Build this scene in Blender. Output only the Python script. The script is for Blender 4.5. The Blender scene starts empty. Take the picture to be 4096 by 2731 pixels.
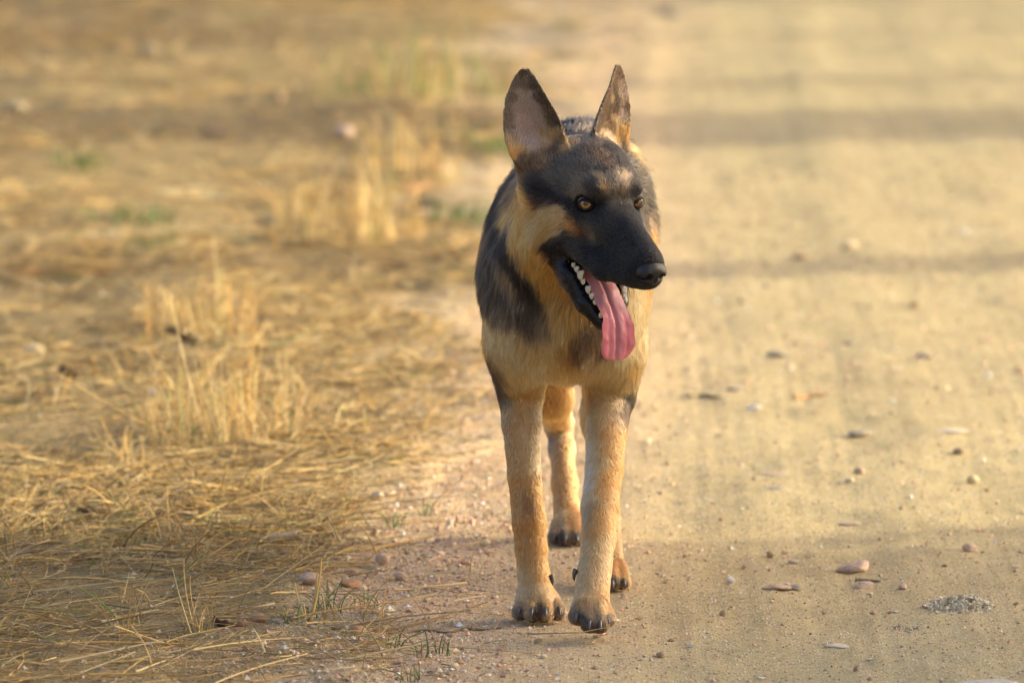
import bpy, bmesh, math, random
import numpy as np
from mathutils import Vector, Matrix
from mathutils.bvhtree import BVHTree
from mathutils.kdtree import KDTree

# ------------------------------------------------------------------ scene, camera, light
scene = bpy.context.scene
COL = scene.collection
random.seed(7)
RNG = np.random.default_rng(7)

CAM_H, CAM_D, PITCH, LENS = 1.75, 12.0, math.radians(6.266), 275.0
FPX = LENS / 36.0 * 4096.0
cam_data = bpy.data.cameras.new('camera')
cam = bpy.data.objects.new('camera', cam_data)
COL.objects.link(cam)
cam.location = (0, -CAM_D, CAM_H)
cam.rotation_euler = (math.pi / 2 - PITCH, 0, 0)
cam_data.lens = LENS
cam_data.sensor_width = 36.0
cam_data.clip_start = 0.5
cam_data.clip_end = 4000
cam_data.dof.use_dof = True
cam_data.dof.focus_distance = 11.93
cam_data.dof.aperture_fstop = 5.6
scene.camera = cam

SUN_EL, SUN_AZ = math.radians(17.0), math.radians(11.0)      # low sun from the right, a little behind the dog
SUN_DIR = Vector((math.cos(SUN_EL) * math.cos(SUN_AZ), math.cos(SUN_EL) * math.sin(SUN_AZ), math.sin(SUN_EL)))
world = bpy.data.worlds.new('World')
scene.world = world
world.use_nodes = True
wn = world.node_tree
bg = wn.nodes['Background']
sky = wn.nodes.new('ShaderNodeTexSky')
sky.sky_type = 'NISHITA'
sky.sun_disc = False
sky.sun_elevation = SUN_EL
sky.sun_rotation = math.pi / 2 - SUN_AZ
sky.air_density = 0.75
sky.dust_density = 7.0
sky.ozone_density = 0.3
wn.links.new(sky.outputs[0], bg.inputs[0])
bg.inputs[1].default_value = 0.15
sun_data = bpy.data.lights.new('sun', 'SUN')
sun_data.energy = 2.0
sun_data.angle = math.radians(0.9)
sun_data.color = (1.0, 0.90, 0.58)
sun = bpy.data.objects.new('sun', sun_data)
COL.objects.link(sun)
sun.rotation_euler = SUN_DIR.to_track_quat('Z', 'Y').to_euler()

scene.view_settings.view_transform = 'Standard'
scene.view_settings.look = 'None'
scene.view_settings.exposure = 1.36
scene.view_settings.gamma = 1.0
scene.render.engine = 'CYCLES'
scene.cycles.use_denoising = True
scene.cycles.max_bounces = 6
scene.cycles.transmission_bounces = 5
scene.cycles.diffuse_bounces = 3
scene.cycles.glossy_bounces = 3
scene.cycles.sample_clamp_indirect = 6.0

# ------------------------------------------------------------------ helpers
def at(px, py, y):
    """world point at depth y (metres behind the front paws) for a photo pixel"""
    dx = (px - 2048.0) / FPX
    dz = (1365.5 - py) / FPX
    d = Vector((dx, math.cos(PITCH) + dz * math.sin(PITCH), -math.sin(PITCH) + dz * math.cos(PITCH)))
    t = (y + CAM_D) / d.y
    return Vector((0, -CAM_D, CAM_H)) + d * t

def gnd(px, py, z=0.0):
    dx = (px - 2048.0) / FPX
    dz = (1365.5 - py) / FPX
    d = Vector((dx, math.cos(PITCH) + dz * math.sin(PITCH), -math.sin(PITCH) + dz * math.cos(PITCH)))
    t = (z - CAM_H) / d.z
    return Vector((0, -CAM_D, CAM_H)) + d * t

def tag(o, label=None, cat=None, group=None, kind=None):
    if label: o['label'] = label
    if cat: o['category'] = cat
    if group: o['group'] = group
    if kind: o['kind'] = kind
    return o

def link(name, data, mat=None, parent=None):
    o = bpy.data.objects.new(name, data)
    COL.objects.link(o)
    if mat is not None and hasattr(data, 'materials') and len(data.materials) == 0:
        data.materials.append(mat)
    if parent is not None:
        o.parent = parent
    return o

def mesh_np(name, verts, faces, smooth=True, col=None, uniform=None):
    """fast mesh from numpy; faces (M,3) or (M,4)"""
    me = bpy.data.meshes.new(name)
    verts = np.asarray(verts, np.float32); faces = np.asarray(faces, np.int32)
    n = faces.shape[1]
    me.vertices.add(len(verts)); me.vertices.foreach_set('co', verts.ravel())
    me.loops.add(faces.size); me.loops.foreach_set('vertex_index', faces.ravel())
    me.polygons.add(len(faces))
    me.polygons.foreach_set('loop_start', np.arange(0, faces.size, n, dtype=np.int32))
    me.polygons.foreach_set('loop_total', np.full(len(faces), n, np.int32))
    me.polygons.foreach_set('use_smooth', np.full(len(faces), smooth, bool))
    if col is not None:
        a = me.attributes.new('col', 'FLOAT_COLOR', 'POINT')
        c = np.ones((len(verts), 4), np.float32); c[:, :3] = col
        a.data.foreach_set('color', c.ravel())
    me.update(calc_edges=True)
    me.validate()
    return me

def _hash(ix, iy, iz, seed):
    h = (ix.astype(np.int64) * 374761393 + iy.astype(np.int64) * 668265263 + iz.astype(np.int64) * 2147483647 + seed * 1274126177) & 0xFFFFFFFF
    h = ((h ^ (h >> 13)) * 1274126177) & 0xFFFFFFFF
    h = (h ^ (h >> 16)) & 0xFFFFFF
    return h.astype(np.float64) / 0xFFFFFF * 2 - 1

def vnoise(p, seed=0):
    p = np.asarray(p, np.float64)
    i = np.floor(p).astype(np.int64); f = p - i
    f = f * f * f * (f * (f * 6 - 15) + 10)
    r = 0
    for dx in (0, 1):
        wx = f[:, 0] if dx else 1 - f[:, 0]
        for dy in (0, 1):
            wy = f[:, 1] if dy else 1 - f[:, 1]
            for dz in (0, 1):
                wz = f[:, 2] if dz else 1 - f[:, 2]
                r = r + wx * wy * wz * _hash(i[:, 0] + dx, i[:, 1] + dy, i[:, 2] + dz, seed)
    return r

def fbm(p, octaves=4, seed=0, gain=0.5):
    a, s, r = 1.0, 0.0, 0
    q = np.asarray(p, np.float64)
    for o in range(octaves):
        r = r + a * vnoise(q, seed + o * 17); s += a
        a *= gain; q = q * 2.03 + 11.3
    return r / s

def mat_new(name):
    m = bpy.data.materials.new(name); m.use_nodes = True
    nt = m.node_tree
    return m, nt, nt.nodes['Principled BSDF']

def simple_mat(name, col, rough=0.6, spec=0.5, noise=0.0, nscale=200.0, bump=0.0, sss=0.0, coat=0.0):
    m, nt, b = mat_new(name)
    b.inputs['Roughness'].default_value = rough
    b.inputs['Specular IOR Level'].default_value = spec
    b.inputs['Base Color'].default_value = (*col, 1)
    if coat: b.inputs['Coat Weight'].default_value = coat; b.inputs['Coat Roughness'].default_value = 0.05
    if sss:
        b.inputs['Subsurface Weight'].default_value = sss
        b.inputs['Subsurface Radius'].default_value = (1, 0.35, 0.3)
        b.inputs['Subsurface Scale'].default_value = 0.006
    if noise or bump:
        tc = nt.nodes.new('ShaderNodeTexCoord'); nz = nt.nodes.new('ShaderNodeTexNoise')
        nz.inputs['Scale'].default_value = nscale; nz.inputs['Detail'].default_value = 5
        nt.links.new(tc.outputs['Object'], nz.inputs['Vector'])
        if noise:
            r = nt.nodes.new('ShaderNodeValToRGB')
            r.color_ramp.elements[0].position = 0.3; r.color_ramp.elements[1].position = 0.7
            r.color_ramp.elements[0].color = (*[c * (1 - noise) for c in col], 1)
            r.color_ramp.elements[1].color = (*[min(1, c * (1 + noise)) for c in col], 1)
            nt.links.new(nz.outputs[0], r.inputs[0]); nt.links.new(r.outputs[0], b.inputs['Base Color'])
        if bump:
            bp = nt.nodes.new('ShaderNodeBump'); bp.inputs['Strength'].default_value = bump; bp.inputs['Distance'].default_value = 0.003
            nt.links.new(nz.outputs[0], bp.inputs['Height']); nt.links.new(bp.outputs[0], b.inputs['Normal'])
    return m

def attr_mat(name, rough=0.7, spec=0.3, bump=0.0, bscale=600.0, translucent=0.0):
    """colour from the per-vertex attribute 'col'"""
    m, nt, b = mat_new(name)
    a = nt.nodes.new('ShaderNodeAttribute'); a.attribute_name = 'col'
    nt.links.new(a.outputs['Color'], b.inputs['Base Color'])
    b.inputs['Roughness'].default_value = rough
    b.inputs['Specular IOR Level'].default_value = spec
    if bump:
        tc = nt.nodes.new('ShaderNodeTexCoord'); nz = nt.nodes.new('ShaderNodeTexNoise')
        nz.inputs['Scale'].default_value = bscale; nz.inputs['Detail'].default_value = 4
        nt.links.new(tc.outputs['Object'], nz.inputs['Vector'])
        bp = nt.nodes.new('ShaderNodeBump'); bp.inputs['Strength'].default_value = bump; bp.inputs['Distance'].default_value = 0.002
        nt.links.new(nz.outputs[0], bp.inputs['Height']); nt.links.new(bp.outputs[0], b.inputs['Normal'])
    return m
# ------------------------------------------------------------------ the dog: body surface from blended volumes
PSI, THETA = math.radians(30), math.radians(18)
HO = at(2450, 817, -0.16)                                   # between the eyes
HS = 0.000985                                               # metres per head unit (about a millimetre)
_Fh = Vector((math.sin(PSI), -math.cos(PSI), 0)); _Lh = Vector((math.cos(PSI), math.sin(PSI), 0)); _Zh = Vector((0, 0, 1))
HF = _Fh * math.cos(THETA) - _Zh * math.sin(THETA)
HU = _Fh * math.sin(THETA) + _Zh * math.cos(THETA)
HL = _Lh
HM = np.array([HF, HL, HU])                                 # rows: local axes in world
HOn = np.array(HO)
def hw(f, l, u):
    return HO + (HF * f + HL * l + HU * u) * HS
def hdir(f, l, u):
    return (HF * f + HL * l + HU * u).normalized()

PR = []   # primitives
def rc(a, b, ra, rb, k=0.02, flow=(0, 0.3, -1), fl=0.02, op='u'):
    PR.append(dict(t='rc', a=np.array(a, float), b=np.array(b, float), ra=ra, rb=rb, k=k, flow=np.array(flow, float), fl=fl, op=op))
def el(c, r, M=None, k=0.02, flow=(0, 0.3, -1), fl=0.02, op='u'):
    M = np.eye(3) if M is None else np.array(M, float)
    PR.append(dict(t='el', c=np.array(c, float), r=np.array(r, float), M=M, k=k, flow=np.array(flow, float), fl=fl, op=op))
def hrc(a, b, ra, rb, k=12, flow=(-1, 0, 0), fl=5, op='u'):
    rc(hw(*a), hw(*b), ra * HS, rb * HS, k * HS, hdir(*flow), fl * 0.001, op)
def hel(c, r, k=12, flow=(-1, 0, 0), fl=5, op='u', tilt=0.0, yaw=0.0):
    """ellipsoid in the head frame; tilt pitches it nose-down (deg), yaw turns it to the dog's left"""
    t, w = math.radians(tilt), math.radians(yaw)
    f0 = Vector((math.cos(w), math.sin(w), 0)); l0 = Vector((-math.sin(w), math.cos(w), 0)); u0 = Vector((0, 0, 1))
    f1 = f0 * math.cos(t) - u0 * math.sin(t); u1 = f0 * math.sin(t) + u0 * math.cos(t)
    M = [HF * v.x + HL * v.y + HU * v.z for v in (f1, l0, u1)]
    el(hw(*c), np.array(r) * HS, M, k * HS, hdir(*flow), fl * 0.001, op)

# --- trunk -------------------------------------------------------------
el((0.084, 0.13, 0.545), (0.124, 0.18, 0.160), k=.03, flow=(0, .5, -1), fl=.028)          # shoulders
el((0.088, 0.38, 0.540), (0.118, 0.30, 0.155), k=.05, flow=(.0, 1, -.4), fl=.032)         # ribcage
rc((0.095, .52, .565), (0.112, .84, .585), .108, .102, .06, (0, 1, -.4), .03)             # loin
el((0.114, .86, .56), (0.100, .14, .14), k=.05, flow=(0, 1, -.6), fl=.03)                 # rump
rc((0.120, .98, .60), (0.14, 1.10, .42), .035, .035, .03, (0, .5, -1), .04)               # tail
rc((0.14, 1.10, .42), (0.135, 1.17, .27), .035, .015, .03, (0, .3, -1), .04)
# --- neck and chest
rc(hw(-110, -8, -18), (0.084, 0.14, 0.575), .074, .102, .04, (0, .4, -1), .026)
rc(hw(-88, -30, -80), (0.040, 0.04, 0.53), .062, .085, .04, (-.12, .15, -1), .026)        # throat, near side
rc(hw(-88, 26, -75), (0.115, 0.06, 0.53), .055, .085, .04, (.12, .15, -1), .026)
el((0.084, 0.015, 0.475), (0.082, 0.085, 0.100), k=.05, flow=(0, .05, -1), fl=.027)       # breast
el((0.082, 0.10, 0.425), (0.066, 0.13, 0.048), k=.04, flow=(0, .6, -1), fl=.018)          # brisket
# --- photo-left front leg (dog's right), planted
def leg(pts, k=.006, fl=.0075, flow=(0, 0, -1)):
    for (p, ra), (q, rb) in zip(pts[:-1], pts[1:]):
        rc(p, q, ra, rb, k, flow, fl)
el(at(2074, 1280, .05), (.044, .08, .10), k=.04, flow=(0, .2, -1), fl=.020)
leg([(at(2072, 1380, .06), .047), (at(2083, 1560, .09), .036)], k=.03, fl=.015)
leg([(at(2084, 1560, .09), .0355), (at(2086, 1690, .075), .0298), (at(2097, 1897, .05), .0250), (at(2116, 2085, .03), .0252),
     (at(2124, 2190, .025), .0240), (at(2133, 2290, .015), .0240), (at(2146, 2390, -.005), .0270)])
# paw
def paw(c, knuckles, tips, r0, r1):
    for kx, tx in zip(knuckles, tips):
        rc(kx, tx, r0, r1, .007, (0, -.5, -.6), .004)
PC = at(2150, 2415, 0.0)
el((PC.x, .004, .028), (.034, .036, .024), k=.012, flow=(0, -.6, -.6), fl=.006)
toesL = []
for px, dy, k_ in ((2083, .012, 0), (2129, -.004, 1), (2180, -.004, 2), (2230, .012, 3)):
    kn = at(px * .6 + 2150 * .4, 2405, -.010 + dy); kn.z = .034 if k_ in (1, 2) else .029
    tp = at(px, 2445, -.040 + dy); tp.z = .0155
    rc(kn, tp, .0155, .0142, .0035, (0, -.6, -.5), .004)
    toesL.append(tp)
el((PC.x, .012, .011), (.026, .022, .011), k=.01, fl=.003)
# --- photo-right front leg (dog's left), reaching forward, paw just off the ground
el(at(2450, 1280, .06), (.042, .08, .10), k=.04, flow=(0, .2, -1), fl=.020)
leg([(at(2458, 1400, .06), .046), (at(2446, 1570, .08), .038)], k=.03, fl=.015)
leg([(at(2438, 1580, .08), .037), (at(2425, 1720, .03), .0312), (at(2417, 1880, -.03), .0285), (at(2399, 2030, -.085), .0280),
     (at(2394, 2160, -.13), .0252), (at(2380, 2270, -.165), .0245), (at(2368, 2370, -.195), .0265)])
PR_C = at(2363, 2440, -.215)
el(PR_C, (.031, .030, .028), k=.012, flow=(0, -.4, -.8), fl=.006)
toesR = []
for px, py, dy, k_ in ((2312, 2462, .004, 0), (2360, 2493, -.012, 1), (2398, 2495, -.012, 2), (2424, 2470, .004, 3)):
    kn = at(px * .55 + 2366 * .45, 2425, -.232 + dy)
    tp = at(px, py, -.246 + dy)
    rc(kn, tp, .0165, .0150, .0035, (0, -.4, -.8), .004)
    toesR.append(tp)
# --- photo-left hind leg, standing behind
leg([((0.075, .80, .52), .080), ((0.058, .72, .42), .050)], k=.05, fl=.024, flow=(0, .6, -1))
leg([((0.058, .72, .42), .046), (at(2205, 1590, .86), .030), (at(2232, 1690, .98), .0225)], k=.03, fl=.010)
leg([(at(2240, 1692, .99), .0215), (at(2247, 1800, .955), .0195), (at(2258, 1930, .925), .0195), (at(2268, 2060, .895), .0225)], fl=.007, k=.014)
HP = at(2282, 2110, .875)
el((HP.x, .870, .030), (.028, .036, .026), k=.012, fl=.006)
toesH = []
for dx, dy in ((-.025, .010), (-.008, -.004), (.010, -.004), (.026, .010)):
    kn = Vector((HP.x + dx * .7, .858 + dy, .034)); tp = Vector((HP.x + dx, .828 + dy, .0155))
    rc(kn, tp, .0150, .0138, .0035, (0, -.6, -.5), .004); toesH.append(tp)
# --- photo-right hind leg, swung forward under the belly
leg([((0.150, .80, .52), .078), ((0.155, .62, .36), .052)], k=.05, fl=.024, flow=(0, .6, -1))
leg([((0.155, .62, .36), .046), ((0.150, .63, .24), .031), ((0.150, .62, .165), .024)], k=.03, fl=.014)
leg([((0.150, .62, .162), .0225), ((0.152, .47, .095), .0195), (at(2440, 2268, .36), .0215)], fl=.009)
HP2 = at(2424, 2318, .325)
el((HP2.x, .33, HP2.z), (.029, .034, .024), k=.012, fl=.006)
toesH2 = []
for dx, dy in ((-.026, .010), (-.009, -.002), (.009, -.002), (.026, .010)):
    kn = Vector((HP2.x + dx * .7, .318 + dy, .036)); tp = Vector((HP2.x + dx, .290 + dy, .0165))
    rc(kn, tp, .0150, .0138, .0035, (0, -.6, -.5), .004); toesH2.append(tp)

# --- head (units about a millimetre: forward, dog's left, up; zero between the eyes)
hel((-78, 0, 14), (78, 67, 62), 18, (-1, 0, .1), 10)                                      # cranium
hel((-26, 0, 16), (46, 50, 40), 18, (-1, 0, .5), 7, tilt=-8)                              # forehead
for s in (-1, 1):
    hel((-11, s * 33, 23), (21, 15, 10), 18, (-1, s * .3, .5), 6, yaw=s * 10)              # brow
    hel((-55, s * 48, -28), (54, 25, 42), 22, (-1, s * .3, -.6), 10, yaw=-s * 12)         # cheek
    hel((-4, s * 40, -24), (34, 14, 13), 16, (-1, s * .2, -.2), 5, yaw=-s * 12, tilt=4)   # cheekbone under the eye
    hrc((-44, s * 48, -71), (56, s * 32, -82), 19, 17, 14, (-1, 0, -.3), 4)               # flews
    hrc((56, s * 32, -82), (116, s * 18, -72), 17, 16, 12, (-1, 0, -.3), 3)
    hel((18, s * 25, -28), (28, 13, 17), 18, (-1, 0, -.1), 4)
hrc((12, 0, -34), (116, 0, -52), 38, 28, 16, (-1, 0, 0), 4)                               # muzzle
hrc((-8, 0, -5), (124, 0, -41), 19, 17, 22, (-1, 0, 0), 4)                                # bridge
hel((127, 0, -56), (21, 25, 24), 10, (-1, 0, 0), 2)                                       # muzzle end
hel((128, 0, -70), (21, 23, 16), 10, (-1, 0, -.3), 2)
# lower jaw
for s in (-1, 1):
    hrc((-60, s * 52, -100), (-16, s * 44, -128), 17, 17, 10, (-1, s * .3, -.5), 8)
    hrc((-16, s * 44, -128), (18, s * 30, -158), 16, 14, 8, (-1, s * .3, -.5), 5)
    hrc((18, s * 30, -158), (46, s * 14, -178), 14, 11, 8, (-1, s * .3, -.5), 3)
hrc((-75, 0, -118), (34, 0, -180), 36, 13, 14, (-1, 0, -.4), 7)
hel((52, 0, -179), (11, 16, 9), 8, (-1, 0, -.4), 3, tilt=40)
# mouth cavity
hel((35, 0, -117), (94, 33, 19), 5, (-1, 0, 0), 0, op='s', tilt=28)
hel((-30, 0, -106), (32, 54, 7), 5, (-1, 0, 0), 0, op='s', tilt=32)
# nostril area is the separate nose pad; eye sockets
EYE = {-1: Vector((-10.5, -41.5, -0.5)), 1: Vector((-5.5, 42.0, 1.0))}
for s in (-1, 1):
    hel(tuple(EYE[s] + Vector((1, s * 0.5, 0))), (14.2, 14.2, 14.2), 4, (-1, 0, 0), 0, op='s')

# --- ears: curved leaf-shaped shells, given in the un-pitched head frame
EAR_T = np.array([0.0, .12, .25, .4, .55, .7, .82, .92, 1.0])
EAR_W = np.array([34., 43., 47.5, 46., 41., 33., 24.5, 16.5, 7.0])       # half width
EAR_C = np.array([15., 14., 12., 8., 4., 0., -1., -1., 0.])             # sideways drift of the middle (towards the inner edge)
EAR_LEN = 152.0
def ear_frame(s):
    """s=-1 photo-left ear. returns base, side axis (towards the skull), up axis, facing axis (world, unit)"""
    ca, sa = math.cos(math.radians(30)), math.sin(math.radians(30))
    face = (_Fh * ca + _Lh * (s * sa)).normalized()
    side = (_Fh * sa - _Lh * (s * ca)).normalized()
    return face, side
EARS = {}
for s in (-1, 1):
    face, side = ear_frame(s)
    tip = HO + (_Fh * -125 + _Lh * (s * 84) + _Zh * 204) * HS
    up = (_Zh + face * (-.12 if s < 0 else -.03) + side * (-.05 if s < 0 else -.22)).normalized()
    base = tip - up * (EAR_LEN * HS)
    side = (side - up * side.dot(up)).normalized()
    face = side.cross(up) if side.cross(up).dot(face) > 0 else up.cross(side)
    EARS[s] = (np.array(base), np.array(side), np.array(up), np.array(face))
    PR.append(dict(t='ear', s=s, k=.008, flow=np.array(up), fl=.006, op='u'))
    # root of the ear
    e = EARS[s]
    rc(Vector(e[0]) + Vector(e[2]) * .004 + Vector(e[1]) * .012 - Vector(e[3]) * .014, Vector(e[0]) - Vector(e[2]) * .03 + Vector(e[1]) * .016 - Vector(e[3]) * .01, .031, .034, .016, hdir(-1, s * .2, .3), .012)

def sdf(p, P):
    if P['t'] == 'rc':
        a, b, r1, r2 = P['a'], P['b'], P['ra'], P['rb']
        ba = b - a; L2 = ba @ ba
        h = np.clip(((p - a) @ ba) / L2, 0, 1)
        return np.sqrt((((p - a) - h[..., None] * ba) ** 2).sum(-1)) - (r1 + (r2 - r1) * h)
    if P['t'] == 'el':
        q = (p - P['c']) @ P['M'].T
        k0 = np.sqrt(((q / P['r']) ** 2).sum(-1)); k1 = np.sqrt(((q / P['r'] ** 2) ** 2).sum(-1)) + 1e-9
        return k0 * (k0 - 1) / k1
    base, side, up, face = EARS[P['s']]
    q = (p - base) / HS
    t = (q @ up) / EAR_LEN; x = q @ side; z = q @ face
    tc = np.clip(t, 0, 1)
    w = np.interp(tc, EAR_T, EAR_W); c = np.interp(tc, EAR_T, EAR_C)
    if P['s'] > 0:
        ex = np.interp(tc, [0, .25, .5, .75], [9, 8, 4, 0]); w = w + ex; c = c + ex * 1.3
    u = (x - c) / w
    depth = np.interp(tc, [0, .3, .7, 1], [24, 20, 9, 1])
    uu = np.clip(u, -1.15, 1.15)
    mid = depth * (uu ** 2 - .55) + 2.0 * np.sin(3 * tc)
    slope = np.sqrt(1 + (2 * depth * uu / w) ** 2)
    th = np.interp(tc, [0, .5, 1], [4.2, 3.0, 2.2]) * (1 - .35 * np.clip(np.abs(u), 0, 1) ** 2)
    d = np.maximum(np.abs(z - mid) / slope - th, (np.abs(u) - 1) * w * .8)
    d = np.maximum(d, np.maximum(t - 1, -t) * EAR_LEN)
    return d * HS
def bounds(P):
    if P['t'] == 'rc':
        r = max(P['ra'], P['rb'])
        return np.minimum(P['a'], P['b']) - r, np.maximum(P['a'], P['b']) + r
    if P['t'] == 'el':
        e = np.sqrt(((P['M'].T * P['r']) ** 2).sum(1))
        return P['c'] - e, P['c'] + e
    base, side, up, face = EARS[P['s']]
    c = base + up * EAR_LEN * HS * .5
    return c - .095, c + .095

def axis(segs):
    out = [segs[0][0]]
    for a, b, h in segs:
        n = max(1, int(round((b - a) / h)))
        out.extend(list(a + (b - a) * (np.arange(n) + 1) / n))
    return np.array(out)
AX = axis([(-.075, .30, .0024)])
AY = axis([(-.345, .06, .0022), (.06, .30, .005), (.30, 1.22, .0062)])
AZ = axis([(-.008, .10, .0024), (.10, .42, .0042), (.42, .985, .0022)])
F = np.full((len(AX), len(AY), len(AZ)), .05, np.float32)
for P in PR:
    lo, hi = bounds(P); m = P['k'] + .012
    i0, i1 = np.searchsorted(AX, lo[0] - m), np.searchsorted(AX, hi[0] + m)
    j0, j1 = np.searchsorted(AY, lo[1] - m), np.searchsorted(AY, hi[1] + m)
    k0, k1 = np.searchsorted(AZ, lo[2] - m), np.searchsorted(AZ, hi[2] + m)
    if i1 <= i0 or j1 <= j0 or k1 <= k0: continue
    for ja in range(j0, j1, 24):                                            # slabs keep memory low
        jb = min(ja + 24, j1)
        g = np.stack(np.meshgrid(AX[i0:i1], AY[ja:jb], AZ[k0:k1], indexing='ij'), -1)
        d = sdf(g, P)
        v = F[i0:i1, ja:jb, k0:k1]; k = P['k']
        if P['op'] == 'u':
            h = np.maximum(k - np.abs(v - d), 0) / k
            F[i0:i1, ja:jb, k0:k1] = np.minimum(v, d) - h * h * k * .25
        else:
            h = np.maximum(k - np.abs(v + d), 0) / k
            F[i0:i1, ja:jb, k0:k1] = np.maximum(v, -d) + h * h * k * .25

def surface_nets(F, AX, AY, AZ):
    S = F < 0
    n = np.zeros(tuple(np.array(F.shape) - 1), np.uint8)
    for a in (0, 1):
        for b in (0, 1):
            for c in (0, 1):
                n += S[a:F.shape[0] - 1 + a, b:F.shape[1] - 1 + b, c:F.shape[2] - 1 + c]
    idx = np.argwhere((n > 0) & (n < 8))
    vid = np.full(n.shape, -1, np.int32); vid[tuple(idx.T)] = np.arange(len(idx))
    acc = np.zeros((len(idx), 3)); cnt = np.zeros(len(idx))
    cv = {}
    for a in (0, 1):
        for b in (0, 1):
            for c in (0, 1):
                cv[a, b, c] = F[idx[:, 0] + a, idx[:, 1] + b, idx[:, 2] + c].astype(float)
    for ax in range(3):
        for p in (0, 1):
            for q in (0, 1):
                c0 = [0, 0, 0]; c1 = [0, 0, 0]
                o = [i for i in range(3) if i != ax]
                c0[o[0]] = c1[o[0]] = p; c0[o[1]] = c1[o[1]] = q; c1[ax] = 1
                f0, f1 = cv[tuple(c0)], cv[tuple(c1)]
                m = (f0 < 0) != (f1 < 0)
                t = np.where(m, f0 / np.where(m, f0 - f1, 1), 0)
                pt = np.zeros((len(idx), 3)); pt[:, o[0]] = p; pt[:, o[1]] = q; pt[:, ax] = t
                acc[m] += pt[m]; cnt[m] += 1
    acc /= cnt[:, None]
    V = np.zeros_like(acc)
    for ax, A in enumerate((AX, AY, AZ)):
        i = idx[:, ax]; V[:, ax] = A[i] + (A[i + 1] - A[i]) * acc[:, ax]
    quads = []
    for ax in range(3):
        sl0 = [slice(None)] * 3; sl1 = [slice(None)] * 3
        sl0[ax] = slice(0, -1); sl1[ax] = slice(1, None)
        A = S[tuple(sl0)]; B = S[tuple(sl1)]
        e = np.argwhere(A != B); ins = A[tuple(e.T)]
        o = [(ax + 1) % 3, (ax + 2) % 3]
        ok = (e[:, o[0]] > 0) & (e[:, o[1]] > 0) & (e[:, o[0]] < n.shape[o[0]]) & (e[:, o[1]] < n.shape[o[1]])
        e = e[ok]; ins = ins[ok]
        q = []
        for d0, d1 in ((-1, -1), (0, -1), (0, 0), (-1, 0)):
            c = e.copy(); c[:, o[0]] += d0; c[:, o[1]] += d1
            q.append(vid[tuple(c.T)])
        q = np.stack(q, 1)
        q[~ins] = q[~ins][:, ::-1]
        quads.append(q)
    return V, np.concatenate(quads)
BV, BQ = surface_nets(F, AX, AY, AZ)
del F
# keep the one big connected surface (drop specks) and relax it a little
def relax(V, Q, it=2, lam=.45):
    E = np.concatenate([Q[:, [0, 1]], Q[:, [1, 2]], Q[:, [2, 3]], Q[:, [3, 0]]])
    deg = np.bincount(E.ravel(), minlength=len(V)).astype(float)
    for l in [lam, -lam * .9] * it:
        s = np.zeros_like(V)
        for c in range(3):
            s[:, c] = np.bincount(E[:, 0], V[E[:, 1], c], len(V)) + np.bincount(E[:, 1], V[E[:, 0], c], len(V))
        V = V + l * (s / np.maximum(deg, 1)[:, None] - V)
    return V
BV = relax(BV, BQ)
def vnormals(V, Q):
    fn = np.cross(V[Q[:, 2]] - V[Q[:, 0]], V[Q[:, 3]] - V[Q[:, 1]])
    N = np.zeros_like(V)
    for c in range(4):
        for a in range(3):
            N[:, a] += np.bincount(Q[:, c], fn[:, a], len(V))
    return N / (np.linalg.norm(N, axis=1, keepdims=True) + 1e-12), np.linalg.norm(fn, axis=1) * .5
BN, BAREA = vnormals(BV, BQ)
# ------------------------------------------------------------------ dog: colours, fur lengths, fur lie
def hloc(p):
    return ((np.asarray(p) - HOn) @ HM.T) / HS
PAL = dict(
    K=(.007, .006, .007), D=(.022, .017, .014), B=(.060, .040, .026), G=(.085, .064, .047), H=(.15, .105, .070),
    R=(.30, .135, .045), T=(.50, .228, .066), O=(.50, .200, .048), L=(.56, .325, .132), C=(.60, .41, .205), W=(.64, .49, .32),
    P=(.43, .275, .22), Q=(.34, .235, .175), E=(.10, .055, .030), M=(.38, .23, .11))
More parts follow.
